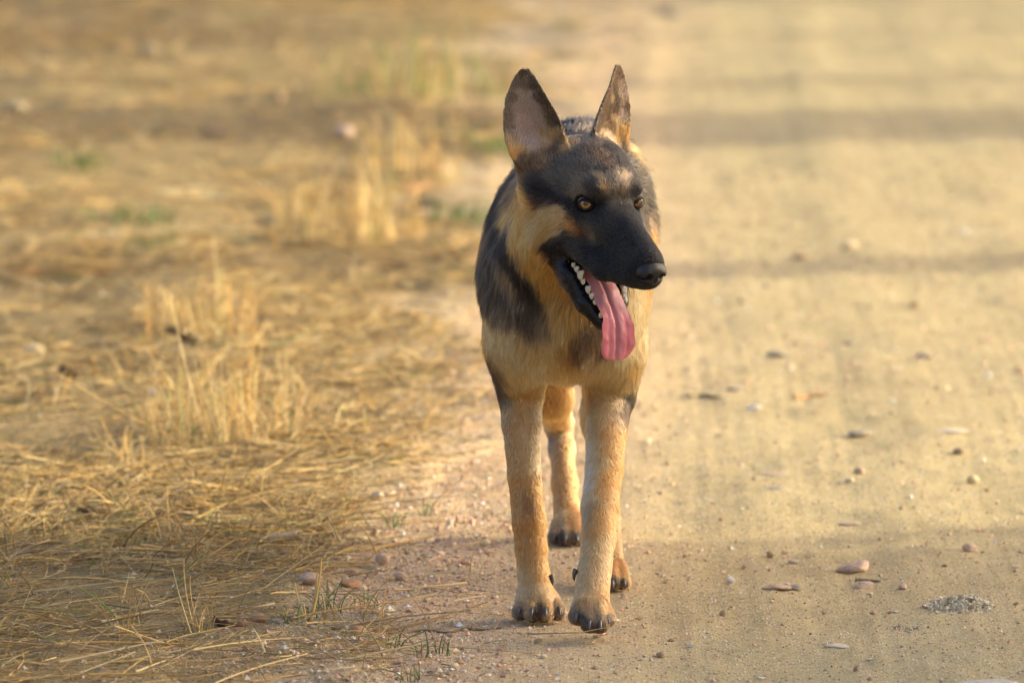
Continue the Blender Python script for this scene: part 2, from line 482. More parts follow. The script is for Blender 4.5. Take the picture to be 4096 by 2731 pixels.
# what the coat shows where (photo pixel -> nearest point of the coat)
COAT = """
2330 522 H|2280 556 T|2262 580 T|2300 580 H|2350 560 H|2400 570 H|2440 545 M|2480 560 T|2400 620 E|2415 650 E|2370 600 E|2330 620 G|2290 640 G|2240 660 G|2350 660 G|2420 690 D|2480 640 D|2520 640 D|2550 690 D|2450 600 D|2500 610 G
2440 730 G|2400 712 M|2412 745 T|2425 770 H|2500 712 M|2490 740 H|2515 735 H|2390 752 K|2384 735 D|2541 765 K|2538 745 D|2460 760 G|2470 700 G|2300 760 H|2330 740 H|2280 780 H|2320 775 H|2250 740 G|2200 700 G|2150 720 D|2160 760 K|2200 785 K|2130 740 D|2240 800 K|2270 812 K|2290 830 K|2310 850 K
2345 865 D|2390 850 K|2400 815 K|2420 830 D|2450 810 G|2480 850 D|2500 800 D|2520 830 K|2560 850 K|2585 830 D|2450 870 D|2440 900 D|2480 900 K|2330 900 B|2300 880 D|2350 930 E|2370 960 H|2330 955 E|2300 925 R|2400 940 D|2400 990 K|2350 1000 K|2300 990 D|2450 960 K|2420 1060 K|2500 1000 D|2530 960 K|2560 1000 D|2480 1080 K|2540 1120 K|2580 1020 K|2600 1040 K|2440 1110 K
2100 800 O|2120 830 T|2180 850 L|2220 840 L|2250 870 L|2275 905 T|2280 880 T|2230 910 L|2200 920 T|2050 830 O|2030 860 O|2080 900 T|2060 950 T|2100 960 L|2130 930 L|2150 1000 T|2110 1020 T|2180 960 T|2180 1050 T|2160 1090 T|2200 1110 O|2180 1150 O|2240 1170 O|2220 1210 T|2280 1220 O|2310 1240 O|2140 1100 T
2230 950 D|2255 935 D|2290 960 D|2215 985 K|2200 975 K|2220 1010 K|2250 975 K
2600 850 G|2590 880 H|2610 900 R|2600 930 O|2620 960 O|2635 1000 T|2645 1060 O|2625 830 D|2640 880 D|2650 920 B|2600 800 D|2590 760 D|2575 720 D|2560 800 K
2030 700 D|2000 760 K|1970 820 K|1945 900 K|1925 980 D|1915 1060 D|1910 1150 D|1990 850 K|2000 910 K|2020 960 K|2040 1010 K|2065 1060 K|2085 1110 K|2110 1150 K|2090 700 E|2070 740 E|2060 790 E|1960 960 B|1960 1030 D|1985 1020 D|2005 1060 G|2030 1090 H|2045 1130 H|2060 1180 G|2000 1120 D|1960 1100 D|2015 1160 D|1960 1180 D|1920 1210 H|2080 1200 G
1925 1255 L|1950 1290 C|1935 1330 T|1990 1240 G|2040 1260 G|2090 1260 D|2130 1220 D|2150 1190 D|2160 1250 G|2120 1300 G|2180 1290 H|2070 1300 M|2010 1300 L|2210 1260 T|2230 1300 L|2260 1340 T|2200 1340 L|2300 1290 T|2320 1330 E|2350 1320 B|2370 1350 E|2300 1380 E|2270 1410 R|2410 1380 B|2440 1350 E|2380 1400 M
1980 1360 C|2040 1360 C|2100 1360 L|2140 1400 L|2080 1430 C|2160 1450 C|2010 1430 L|2060 1490 L|2120 1500 C|2200 1420 L|2230 1470 T|2190 1520 L|2260 1500 L|2300 1460 T|2320 1520 L|2330 1410 G|2360 1440 M|2380 1490 L|2440 1440 L|2420 1500 L|2490 1480 L|2480 1420 C|2500 1360 C|2540 1330 L|2580 1250 L|2610 1180 T|2620 1130 T|2560 1400 L|2545 1470 T|2540 1540 L|2520 1550 L|2500 1250 C|2450 1230 D|2480 1270 B|2540 1200 L|2510 1170 D
1980 1470 B|1982 1520 D|1992 1570 D|2005 1620 G|2020 1660 M|2010 1560 G|2040 1560 L|2080 1560 L|2060 1640 T|2130 1580 T|2110 1640 L|2150 1640 C|2050 1740 T|2025 1740 M|2100 1740 L|2150 1750 C|2060 1850 T|2140 1860 C|2110 1850 L|2050 1930 O|2100 1950 T|2140 1950 T|2100 2010 R|2125 2015 R|2075 2015 T|2150 2010 T|2100 2080 O|2150 2080 O|2120 2150 T|2080 2150 T|2160 2180 O|2130 2240 T|2110 2300 L|2170 2300 T|2140 2360 L|2100 2380 L|2190 2390 L|2120 2410 T|2180 2410 T|2085 2420 M|2155 2420 B|2225 2420 M|2110 2452 M|2150 2450 D|2190 2455 M|2080 2455 H|2235 2455 H
2360 1600 T|2400 1600 L|2440 1600 L|2480 1580 L|2515 1590 D|2522 1625 D|2505 1650 B|2480 1680 M|2355 1700 C|2360 1800 W|2365 1880 W|2350 1940 W|2345 1980 C|2400 1700 L|2400 1780 L|2400 1860 L|2450 1720 T|2490 1740 O|2450 1800 T|2480 1850 O|2440 1900 O|2400 1950 T|2460 1980 T|2350 2040 M|2400 2050 T|2430 2080 T|2380 2130 T|2420 2160 L|2350 2180 L|2390 2230 L|2340 2260 L|2410 2300 L|2370 2330 L|2320 2360 L|2420 2360 T|2370 2400 L|2330 2420 T|2400 2430 M|2300 2450 H|2330 2480 B|2360 2470 M|2400 2500 E|2430 2480 H|2380 2515 B|2420 2430 T
2200 1600 T|2230 1640 T|2198 1715 M|2200 1760 H|2250 1700 T|2220 1760 M|2270 1780 T|2210 1830 M|2280 1860 T|2250 1840 T|2225 1920 T|2290 1930 T|2260 2000 T|2240 2060 L|2290 2060 T|2250 2110 M|2250 2145 B|2285 2150 H|2300 2100 T
2460 2250 T|2470 2290 T|2466 2330 B
2090 290 E|2110 330 H|2060 345 H|2042 395 H|2034 450 H|2030 520 H|2033 570 M|2045 605 T|2060 625 O|2075 650 E|2075 370 Q|2085 410 Q|2100 440 Q|2080 480 P|2110 500 P|2130 540 P|2120 580 P|2150 600 P|2085 550 P|2090 600 L|2105 625 M|2130 645 E|2160 640 E|2185 575 L|2180 540 M|2165 500 Q|2150 470 Q|2135 420 Q|2120 380 Q|2130 335 B|2165 395 B|2195 440 E|2220 480 B|2242 515 E|2215 545 M|2225 580 E|2190 620 E|2090 680 E|2130 690 E|2100 340 H
2475 260 B|2480 300 E|2478 330 Q|2490 350 Q|2495 400 Q|2490 450 Q|2468 400 B|2465 440 E|2472 345 E|2475 490 C|2500 380 Q|2508 430 E|2497 470 Q|2462 360 B|2452 395 M|2440 420 B|2425 400 E|2430 460 E|2405 430 E|2400 480 B|2380 490 B|2450 500 E|2457 470 M|2500 520 O|2515 560 O|2520 590 T|2480 520 M
"""
bvh = BVHTree.FromPolygons([tuple(v) for v in BV.tolist()], BQ.tolist(), all_triangles=False)
CAMP = Vector((0, -CAM_D, CAM_H))
AP, AC = [], []
for tok in COAT.replace('\n', '|').split('|'):
    if not tok.strip(): continue
    x, y, c = tok.split()
    tgt = at(float(x), float(y), 0.0)
    hit = bvh.ray_cast(CAMP, (tgt - CAMP).normalized())
    if hit[0] is None:
        # just outside the skin: the nearest coat point along the ray
        best = None
        for yy in np.linspace(-.3, .9, 25):
            q = bvh.find_nearest(at(float(x), float(y), float(yy)))
            if best is None or q[3] < best[1]: best = (q[0], q[3])
        if best[1] > .03: continue
        AP.append(tuple(best[0]))
    else:
        AP.append(tuple(hit[0]))
    AC.append(PAL[c])
for y in np.arange(.12, 1.0, .09):                          # saddle, flanks, belly, hind quarters
    for x, z, c in ((.09, .72, 'K'), (.03, .69, 'K'), (.16, .69, 'K'), (-.04, .60, 'D'), (.21, .60, 'D'), (-.035, .55, 'G'), (.205, .55, 'H'),
                    (-.03, .49, 'H'), (.205, .50, 'T'), (.02, .43, 'L'), (.17, .44, 'O'), (.09, .40, 'C')):
        AP.append((x + (y - .12) * .035, y, z)); AC.append(PAL[c])
for p, c in (((.16, .85, .42), 'O'), ((.06, .85, .42), 'T'), ((.2, .8, .5), 'T'), ((.03, .8, .5), 'T'), ((.155, .62, .3), 'T'), ((.15, .55, .13), 'T'),
             ((.12, 1.0, .62), 'K'), ((.14, 1.1, .42), 'D'), ((.135, 1.17, .3), 'K'), ((.09, .3, .42), 'C'), ((.08, .15, .38), 'L')):
    AP.append(p); AC.append(PAL[c])
AP = np.array(AP); AC = np.array(AC)

def coat(p, warp=.007, seed=3):
    p = np.asarray(p)
    q = p + warp * np.stack([vnoise(p * 55, seed), vnoise(p * 55, seed + 1), vnoise(p * 55, seed + 2)], 1)
    out = np.zeros((len(p), 3))
    for i in range(0, len(p), 4000):
        d2 = ((q[i:i + 4000, None, :] - AP[None]) ** 2).sum(-1)
        k = 5
        nn = np.argpartition(d2, k, axis=1)[:, :k]
        w = 1.0 / (np.take_along_axis(d2, nn, 1) + 6e-6) ** 2.0
        w /= w.sum(1, keepdims=True)
        out[i:i + 4000] = np.exp((np.log(AC[nn]) * w[..., None]).sum(1))
    # the mask: muzzle and lower jaw are black right round
    h = hloc(q); f, l, u = h[:, 0], h[:, 1], h[:, 2]
    k = np.clip((f - 48) / 22, 0, 1) * (np.abs(l) < 60) * (u > -215) * (u < 40)
    k = np.maximum(k, np.clip((f + 20) / 20, 0, 1) * (u < -88) * (u > -200) * (np.abs(l) < 58) * ((f + 46) * .635 + (u + 93) * .772 > -34))
    out = out * (1 - k[:, None]) + np.minimum(out, np.array((.014, .0115, .011))) * k[:, None]
    return out

def ear_back(p, N, col):
    for s in (-1, 1):
        base, side, up, face = EARS[s]
        q = (p - base) / HS; t = (q @ up) / EAR_LEN
        m = (t > .05) & (t < 1.05) & (np.linalg.norm(p - (base + up * EAR_LEN * HS * .5), axis=1) < .095) & ((N @ face) < -.1)
        col[m] = np.array(PAL['B']) * (.6 + .8 * np.clip(1 - t[m], 0, 1))[:, None]
    return col

def mouth_zone(p):
    """1 where the skin is bare, wet and black: lower lip, gums and the cavity"""
    h = hloc(p); f, l, u = h[:, 0], h[:, 1], h[:, 2]
    t = (f + 46) * .772 - (u + 93) * .635
    n = (f + 46) * .635 + (u + 93) * .772
    low = (t > -8) & (t < 135) & (np.abs(l) < 72 - .3 * t) & (n > -21 - .04 * t) & (n < 5 + .16 * t)
    cav = np.zeros(len(p), bool)
    for P in PR:
        if P['op'] == 's' and P['fl'] == 0 and P['k'] > 4.5 * HS:
            cav |= sdf(np.asarray(p), P) < 3.0 * HS
    return low | cav

def fields(p):
    """fur lie (world vector) and fur length at surface points"""
    p = np.asarray(p)
    W = np.zeros(len(p)); FL = np.zeros((len(p), 3)); LN = np.zeros(len(p))
    for P in PR:
        if P['op'] != 'u': continue
        lo, hi = bounds(P)
        m = np.all((p > lo - .06) & (p < hi + .06), axis=1)
        if not m.any(): continue
        w = np.exp(-np.clip(sdf(p[m], P), -.004, 1) / .013) * (3 if P['t'] == 'ear' else 1)
        W[m] += w; FL[m] += w[:, None] * P['flow']; LN[m] += w * P['fl']
    W = np.maximum(W, 1e-9)
    return FL / W[:, None], LN / W

BCOL = ear_back(BV, BN, coat(BV))
BZ = mouth_zone(BV)
BCOL[BZ] = (.010, .008, .009)
EYEW = {s: np.array(hw(*EYE[s])) for s in (-1, 1)}
for s in (-1, 1):
    near = np.linalg.norm(BV - EYEW[s], axis=1) < .0185
    BCOL[near] = (.008, .007, .007)
body_mat, nt, b_ = mat_new('dog_skin')
a_ = nt.nodes.new('ShaderNodeAttribute'); a_.attribute_name = 'col'
nt.links.new(a_.outputs['Color'], b_.inputs['Base Color'])
w_ = nt.nodes.new('ShaderNodeAttribute'); w_.attribute_name = 'wet'
mr = nt.nodes.new('ShaderNodeMapRange'); mr.inputs['To Min'].default_value = .85; mr.inputs['To Max'].default_value = .22
nt.links.new(w_.outputs['Fac'], mr.inputs['Value']); nt.links.new(mr.outputs[0], b_.inputs['Roughness'])
b_.inputs['Specular IOR Level'].default_value = .35
tc = nt.nodes.new('ShaderNodeTexCoord'); nz = nt.nodes.new('ShaderNodeTexNoise'); nz.inputs['Scale'].default_value = 240
bp = nt.nodes.new('ShaderNodeBump'); bp.inputs['Strength'].default_value = .5; bp.inputs['Distance'].default_value = .002
nt.links.new(tc.outputs['Object'], nz.inputs['Vector']); nt.links.new(nz.outputs[0], bp.inputs['Height']); nt.links.new(bp.outputs[0], b_.inputs['Normal'])
body_me = mesh_np('dog', BV, BQ, col=BCOL * .8)
wa = body_me.attributes.new('wet', 'FLOAT', 'POINT'); wa.data.foreach_set('value', BZ.astype(np.float32))
dog = link('dog', body_me, body_mat)
tag(dog, 'young black and tan shepherd dog trotting towards the camera with its tongue out', 'dog')

# ------------------------------------------------------------------ dog: fur
def grow_fur():
    tri = np.concatenate([BQ[:, [0, 1, 2]], BQ[:, [0, 2, 3]]])
    a, b, c = BV[tri[:, 0]], BV[tri[:, 1]], BV[tri[:, 2]]
    nrm = np.cross(b - a, c - a); area = np.linalg.norm(nrm, axis=1) * .5
    cen = (a + b + c) / 3
    hl = hloc(cen)
    head = (hl[:, 0] > -150) & (np.linalg.norm(hl - np.array([-20, 0, -20]), axis=1) < 205) & (cen[:, 1] < .06)
    _, ln = fields(BV)
    lnc = ln[tri].mean(1)
    dens = np.where(head, 520000., 320000.)
    dens = np.where(lnc < .006, 700000., dens)
    dens = np.where(cen[:, 1] > .32, 60000., dens)
    dens = np.where((cen[:, 1] > .3) & (cen[:, 2] < .45), 200000., dens)
    dens *= np.clip(.45 - nrm[:, 1] / (area * 2 + 1e-12), .25, 1.0)
    dens[BZ[tri].any(1)] = 0
    n = RNG.poisson(area * dens)
    ti = np.repeat(np.arange(len(tri)), n)
    u, v = RNG.random(len(ti)), RNG.random(len(ti))
    f = u + v > 1; u[f], v[f] = 1 - u[f], 1 - v[f]
    w0, w1, w2 = (1 - u - v)[:, None], u[:, None], v[:, None]
    p = BV[tri[ti, 0]] * w0 + BV[tri[ti, 1]] * w1 + BV[tri[ti, 2]] * w2
    N = BN[tri[ti, 0]] * w0 + BN[tri[ti, 1]] * w1 + BN[tri[ti, 2]] * w2
    N /= np.linalg.norm(N, axis=1, keepdims=True)
    # bare places: eyes, nose pad, soles
    keep = np.ones(len(p), bool)
    for s in (-1, 1):
        keep &= np.linalg.norm(p - EYEW[s], axis=1) > .0172
    hn = (hloc(p) - np.array([138, 0, -53])) / np.array([20, 24, 20])
    keep &= (hn ** 2).sum(1) > 1.0
    keep &= ~((N[:, 2] < -.75) & (p[:, 2] < .05))
    p, N = p[keep], N[keep]
    h = hloc(p)
    flow, ln = fields(p)
    # shorter towards the nose, along the lips and round the eyes, longer at ruff edges
    dn = np.linalg.norm(h - np.array([141, 0, -50]), axis=1)
    ln = np.where(dn < 70, np.minimum(ln, .0015 + .00004 * dn), ln)
    de = np.minimum(np.linalg.norm(p - EYEW[-1], axis=1), np.linalg.norm(p - EYEW[1], axis=1))
    ln = np.where(de < .03, np.minimum(ln, .0022 + .15 * np.maximum(de - .018, 0)), ln)
    for s in (-1, 1):                                         # ear edges are fringed, inner ear has longer wisps
        base, side, up, face = EARS[s]
        q = (p - base) / HS; t = (q @ up) / EAR_LEN; x = q @ side
        tcl = np.clip(t, 0, 1)
        uu = (x - np.interp(tcl, EAR_T, EAR_C)) / np.interp(tcl, EAR_T, EAR_W)
        m = (t > 0) & (t < 1.05) & (np.linalg.norm(p - (base + up * EAR_LEN * HS * .5), axis=1) < .09)
        inner = m & ((N @ face) > .3)
        flow[inner] = up * .7 + (side[None] * -np.sign(uu[inner])[:, None]) * .15 + face * .2
        ln = np.where(inner, np.where(t < .35, .012, .005), ln)
    n_ = len(p)
    fn = np.stack([vnoise(p * 26, 40), vnoise(p * 26, 41), vnoise(p * 26, 42)], 1)
    fn2 = np.stack([vnoise(p * 90, 50), vnoise(p * 90, 51), vnoise(p * 90, 52)], 1)
    wl = np.clip(ln / .03, .15, 1)[:, None]
    wl = wl ** 1.5
    fdir = flow / (np.linalg.norm(flow, axis=1, keepdims=True) + 1e-9) + fn * .30 * wl + fn2 * .20 * wl + RNG.normal(0, .09, (n_, 3))
    tan = fdir - N * (fdir * N).sum(1, keepdims=True)
    tan /= np.linalg.norm(tan, axis=1, keepdims=True) + 1e-9
    lift = (np.clip(RNG.normal(.24, .08, n_), .08, .7) * np.clip(ln / .02, .5, 1))[:, None]
    ln = ln * np.clip(RNG.normal(.95, .22, n_), .35, 1.5)
    K = 5
    s = np.linspace(0, 1, K)
    pts = np.zeros((n_, K, 3))
    for j, t in enumerate(s):
        pts[:, j] = p + ln[:, None] * (tan * t * (1 - .12 * t) + N * (lift * 1.6 * t - lift * .95 * t * t) + np.array([0, 0, -.10]) * (t * t)) + fn2 * (ln[:, None] * .12 * t * t)
    # tufts: tips lean to a shared tip
    ng = max(200, n_ // 22)
    gi = RNG.choice(n_, ng, replace=False)
    kd = KDTree(ng)
    for i, g in enumerate(gi): kd.insert(p[g], i)
    kd.balance()
    near = np.fromiter((kd.find(q)[1] for q in p.tolist()), np.int64, n_)
    g = gi[near]
    okc = (np.linalg.norm(p - p[g], axis=1) < .012) & ((N * N[g]).sum(1) > .5)
    cl = np.where(okc, np.clip(RNG.normal(.22, .14, n_), 0, .6), 0) * np.clip(ln / .02, .12, 1)
    for j, t in enumerate(s):
        pts[:, j] += (cl * t ** 1.5)[:, None] * ((pts[g, j] - pts[:, j]))
    col = ear_back(p, N, coat(p, .009, 9))
    rnd = np.exp(RNG.normal(0, .15, n_))[:, None]
    lum = col.mean(1)
    # sable hairs: some dark tips among grey-brown hair
    mixd = (RNG.random(n_) < np.clip(.30 - lum * 1.9, 0, .28)) & (lum > .03)
    col = col * rnd
    col[mixd] *= .35
    lite = (RNG.random(n_) < .16) & (lum < .10) & (lum > .009)
    col[lite] = col[lite] * 2.0 + np.array([.020, .0145, .009])
    tuft = np.exp(RNG.normal(0, .07, ng))[near][:, None]
    col = np.clip(col * tuft, .003, .85)
    rad = np.where(ln < .005, .00018, np.where(ln < .013, .00023, .00029))
    rad = np.where(p[:, 1] > .32, .0006, rad)
    cu = bpy.data.hair_curves.new('fur')
    cu.add_curves([K] * n_)
    cu.attributes['position'].data.foreach_set('vector', pts.astype(np.float32).ravel())
    prof = np.array([1, .95, .8, .55, .12])
    ra = cu.attributes.get('radius') or cu.attributes.new('radius', 'FLOAT', 'POINT')
    ra.data.foreach_set('value', (rad[:, None] * prof[None]).astype(np.float32).ravel())
    ca = cu.attributes.new('hcol', 'FLOAT_COLOR', 'CURVE')
    c4 = np.ones((n_, 4), np.float32); c4[:, :3] = col
    ca.data.foreach_set('color', c4.ravel())
    print('hairs', n_)
    return cu
fur_mat = bpy.data.materials.new('fur'); fur_mat.use_nodes = True
nt = fur_mat.node_tree; nt.nodes.remove(nt.nodes['Principled BSDF'])
hb = nt.nodes.new('ShaderNodeBsdfHairPrincipled'); hb.model = 'CHIANG'; hb.parametrization = 'COLOR'
a_ = nt.nodes.new('ShaderNodeAttribute'); a_.attribute_name = 'hcol'
nt.links.new(a_.outputs['Color'], hb.inputs['Color'])
hb.inputs['Roughness'].default_value = .42; hb.inputs['Radial Roughness'].default_value = .75
hb.inputs['Random Roughness'].default_value = .2
nt.links.new(hb.outputs[0], nt.nodes['Material Output'].inputs['Surface'])
scene.cycles_curves.shape = 'RIBBONS'
fur = link('fur', grow_fur(), fur_mat, dog)

# ------------------------------------------------------------------ dog: eyes, nose, tongue, teeth, claws
def sphere_patch(center, R, axis, up, a0, a1, nr=8, ns=32, scale=(1, 1)):
    """rings from angle a0 to a1 round axis"""
    axis = Vector(axis).normalized(); side = Vector(up).cross(axis).normalized(); up2 = axis.cross(side)
    V, Q = [], []
    for i in range(nr + 1):
        a = a0 + (a1 - a0) * i / nr
        for j in range(ns):
            f = 2 * math.pi * j / ns
            V.append(Vector(center) + R * (axis * math.cos(a) + math.sin(a) * (side * math.cos(f) + up2 * math.sin(f))))
    for i in range(nr):
        for j in range(ns):
            Q.append((i * ns + j, (i + 1) * ns + j, (i + 1) * ns + (j + 1) % ns, i * ns + (j + 1) % ns))
    return V, Q
eye_white = simple_mat('eye_ball', (.045, .022, .012), .08, .6, coat=1.0)
iris_mat, nt, b_ = mat_new('iris')
tc = nt.nodes.new('ShaderNodeTexCoord'); nz = nt.nodes.new('ShaderNodeTexNoise'); nz.inputs['Scale'].default_value = 700
rp = nt.nodes.new('ShaderNodeValToRGB'); rp.color_ramp.elements[0].color = (.20, .085, .015, 1); rp.color_ramp.elements[1].color = (.44, .22, .05, 1)
rp.color_ramp.elements[0].position = .35; rp.color_ramp.elements[1].position = .65
nt.links.new(tc.outputs['Object'], nz.inputs['Vector']); nt.links.new(nz.outputs[0], rp.inputs[0]); nt.links.new(rp.outputs[0], b_.inputs['Base Color'])
b_.inputs['Roughness'].default_value = .15; b_.inputs['Coat Weight'].default_value = 1; b_.inputs['Coat Roughness'].default_value = .03
pupil_mat = simple_mat('pupil', (.004, .003, .003), .05, .6, coat=1.0)
lid_mat = simple_mat('eyelid', (.008, .007, .007), .6, .25, bump=.2, nscale=900)
for s in (-1, 1):
    c = hw(*EYE[s]); R = 14.6 * HS
    gaze = Vector((-.02 if s < 0 else .22, -1, .05)).normalized()
    V, Q = sphere_patch(c, R, gaze, HU, .001, math.pi - .001, 18, 36)
    eye = link('eye', mesh_np('eye', V, Q), eye_white, dog)
    V, Q = sphere_patch(c, R * 1.012, gaze, HU, .20, .52, 6, 36)
    link('iris', mesh_np('iris', V, Q), iris_mat, eye)
    V, Q = sphere_patch(c, R * 1.016, gaze, HU, .001, .27, 4, 36)
    link('pupil', mesh_np('pupil', V, Q), pupil_mat, eye)
    # lids: a ring on the ball with an almond opening
    la = math.radians(33 if s < 0 else 17)
    ax = hdir(math.cos(la), s * math.sin(la), .03)
    side = HU.cross(ax).normalized(); up2 = ax.cross(side)
    if (side.dot(HL) * s) < 0: side = -side                    # side points outwards
    V, Q = [], []; ns, nr = 56, 7
    for i in range(nr + 1):
        q = i / nr
        for j in range(ns):
            f = 2 * math.pi * j / ns
            cx, cy = math.cos(f), math.sin(f)
            ox = .78 * cx; oy = (.46 if cy > 0 else .42) * math.copysign(abs(cy) ** 1.15, cy) + .05 * cx - .04 * (cx < 0) * cx * cx
            ex, ey = 1.18 * cx, 1.02 * cy
            px_, py_ = ox + (ex - ox) * q, oy + (ey - oy) * q
            rr = math.hypot(px_, py_)
            sn = math.sin(rr) / max(rr, 1e-6)
            rad = R * (1.02 + .055 * math.sin(min(1, q * 2.2) * math.pi * .5) - .20 * max(0, q - .35))
            V.append(c + rad * (ax * math.cos(rr) + (side * px_ + up2 * py_) * sn))
    for i in range(nr):
        for j in range(ns):
            Q.append((i * ns + j, (i + 1) * ns + j, (i + 1) * ns + (j + 1) % ns, i * ns + (j + 1) % ns))
    lid = link('eyelid', mesh_np('eyelid', V, Q), lid_mat, eye)

# nose pad
def small_sdf_mesh(name, fn, lo, hi, h):
    A = [np.arange(lo[i], hi[i] + h, h) for i in range(3)]
    g = np.stack(np.meshgrid(*A, indexing='ij'), -1)
    V, Q = surface_nets(fn(g).astype(np.float32), *A)
    V = relax(V, Q, 2)
    Vw = HOn + (V @ HM) * HS
    e1 = Vw[Q[:, 2]] - Vw[Q[:, 0]]
    return mesh_np(name, Vw, Q)
def ell(g, c, r):
    q = g - np.array(c); r = np.array(r, float)
    k0 = np.sqrt(((q / r) ** 2).sum(-1)); k1 = np.sqrt(((q / r ** 2) ** 2).sum(-1)) + 1e-9
    return k0 * (k0 - 1) / k1
def smin(a, b, k):
    h = np.maximum(k - np.abs(a - b), 0) / k
    return np.minimum(a, b) - h * h * k * .25
def smax(a, b, k): return -smin(-a, -b, k)
def nose_fn(g):
    g = g + np.array([11.0, 0, 0])
    d = ell(g, (147, 0, -52), (20, 22, 18))
    for s in (-1, 1):
        d = smin(d, ell(g, (150, s * 12, -55), (16, 13, 14)), 6)
    d = smin(d, ell(g, (156, 0, -62), (10, 9, 12)), 6)
    for s in (-1, 1):
        d = smax(d, -ell(g, (166, s * 11, -57), (10, 5.6, 4.8)), 3)
        d = smax(d, -ell(g, (157, s * 19.5, -61), (12, 6, 2.4)), 3)
    d = smax(d, -ell(g, (170, 0, -66), (6, 1.3, 14)), 2)
    return d
nose_mat = simple_mat('nose_leather', (.012, .011, .012), .36, .5, noise=.3, nscale=500, bump=.35)
link('nose', small_sdf_mesh('nose', nose_fn, (120, -32, -86), (176, 32, -28), .9), nose_mat, dog)

# tongue
TP = np.array([(-45, -118), (-20, -118), (2, -122), (26, -134), (48, -147), (63, -157), (74, -171), (81, -189), (86, -208), (89, -224)], float)
TW = np.array([23, 25, 25, 24.5, 24.5, 25, 27.5, 29.5, 29.5, 28.5]); TH = np.array([9, 9, 9, 8, 7.5, 7, 6.5, 6.5, 6, 5.])
TL = np.array([-3, -3, -3, -3, -3, -2, -2, -2, -2, -2.])
def tongue_mesh():
    nu, nv = 56, 33
    tt = np.linspace(0, 1, len(TP)); uu = np.linspace(0, 1, nu)
    sm = lambda a: np.interp(uu, tt, a)
    path = np.stack([sm(TP[:, 0]), sm(TP[:, 1])], 1)
    for _ in range(6): path[1:-1] = .25 * path[:-2] + .5 * path[1:-1] + .25 * path[2:]
    tan = np.gradient(path, axis=0); tan /= np.linalg.norm(tan, axis=1, keepdims=True)
    nor = np.stack([-tan[:, 1], tan[:, 0]], 1)
    nor *= np.where(nor[:, :1] + nor[:, 1:] < 0, -1, 1)           # upper side faces up / forward
    W, T, LO = sm(TW), sm(TH), sm(TL)
    # rounded two-lobed tip
    V = []
    for side in (1, -1):
        for i in range(nu):
            for j in range(nv):
                v = -1 + 2 * j / (nv - 1)
                u = uu[i]
                ue = u * (1 - .13 * (1 - math.sqrt(max(0, 1 - (abs(v) ** 2.4) * .985))) - .022 * math.exp(-((v + .02) / .13) ** 2))
                end = 1.0 if u < .97 else max(.25, 1 - (u - .97) * 25)
                x = v * np.interp(ue, uu, W) + np.interp(ue, uu, LO)
                prof = (1 - abs(v) ** 3.0)
                groove = math.exp(-((v + .02) / .11) ** 2) * 5.0 * (.5 + .5 * min(1, u * 2))
                fold = (math.exp(-((v - .55) / .10) ** 2) * .7 + math.exp(-((v + .52) / .12) ** 2) * .9) * max(0, min(1, (u - .5) * 5))
                curl = 3.2 * abs(v) ** 3 * max(0, min(1, (u - .45) * 4)) * (1 - max(0, (u - .9) * 8))
                hgt = (T[i] * .5 * prof * (.35 + .65 * end)) * side + (curl - (groove + fold) * (1 if side > 0 else .6)) * end
                sag = -3.0 * math.cos(v * 2.4) * (u < .5)
                pt = np.array([np.interp(ue, uu, path[:, 0]), np.interp(ue, uu, path[:, 1])])
                f_, u_ = pt + nor[i] * hgt
                V.append((f_, x, u_))
    V = np.array(V); V += np.stack([fbm(V * .07, 2, 5), fbm(V * .07, 2, 6), fbm(V * .07, 2, 7)], 1) * 2.0
    Q = []
    n = nu * nv
    for i in range(nu - 1):
        for j in range(nv - 1):
            a = i * nv + j
            Q.append((a, a + 1, a + nv + 1, a + nv)); Q.append((n + a, n + a + nv, n + a + nv + 1, n + a + 1))
    for i in range(nu - 1):
        a = i * nv; b = a + nv - 1
        Q.append((a, a + nv, n + a + nv, n + a)); Q.append((b, n + b, n + b + nv, b + nv))
    for j in range(nv - 1):
        a = (nu - 1) * nv + j
        Q.append((a, a + 1, n + a + 1, n + a)); Q.append((j, n + j, n + j + 1, j + 1))
    u = np.tile(np.repeat(uu, nv), 2); v = np.tile(np.tile(np.linspace(-1, 1, nv), nu), 2)
    base = np.array([.60, .27, .30]); tipc = np.array([.64, .18, .225])
    m = np.clip((u - .42) * 4, 0, 1)[:, None] * np.clip(.35 + np.abs(v), 0, 1)[:, None]
    c = base * (1 - m) + tipc * m
    blot = np.exp(-(((u - .53) / .035) ** 2 + ((v - .72) / .2) ** 2))[:, None]
    c = c * (1 - .75 * blot) + np.array([.10, .08, .10]) * .75 * blot
    return mesh_np('tongue', HOn + (V @ HM) * HS, np.array(Q), col=c)
tm = attr_mat('tongue_skin', .38, .4, bump=.25, bscale=900)
tb = tm.node_tree.nodes['Principled BSDF']
tb.inputs['Subsurface Weight'].default_value = .25; tb.inputs['Subsurface Radius'].default_value = (1, .35, .3); tb.inputs['Subsurface Scale'].default_value = .004
link('tongue', tongue_mesh(), tm, dog)

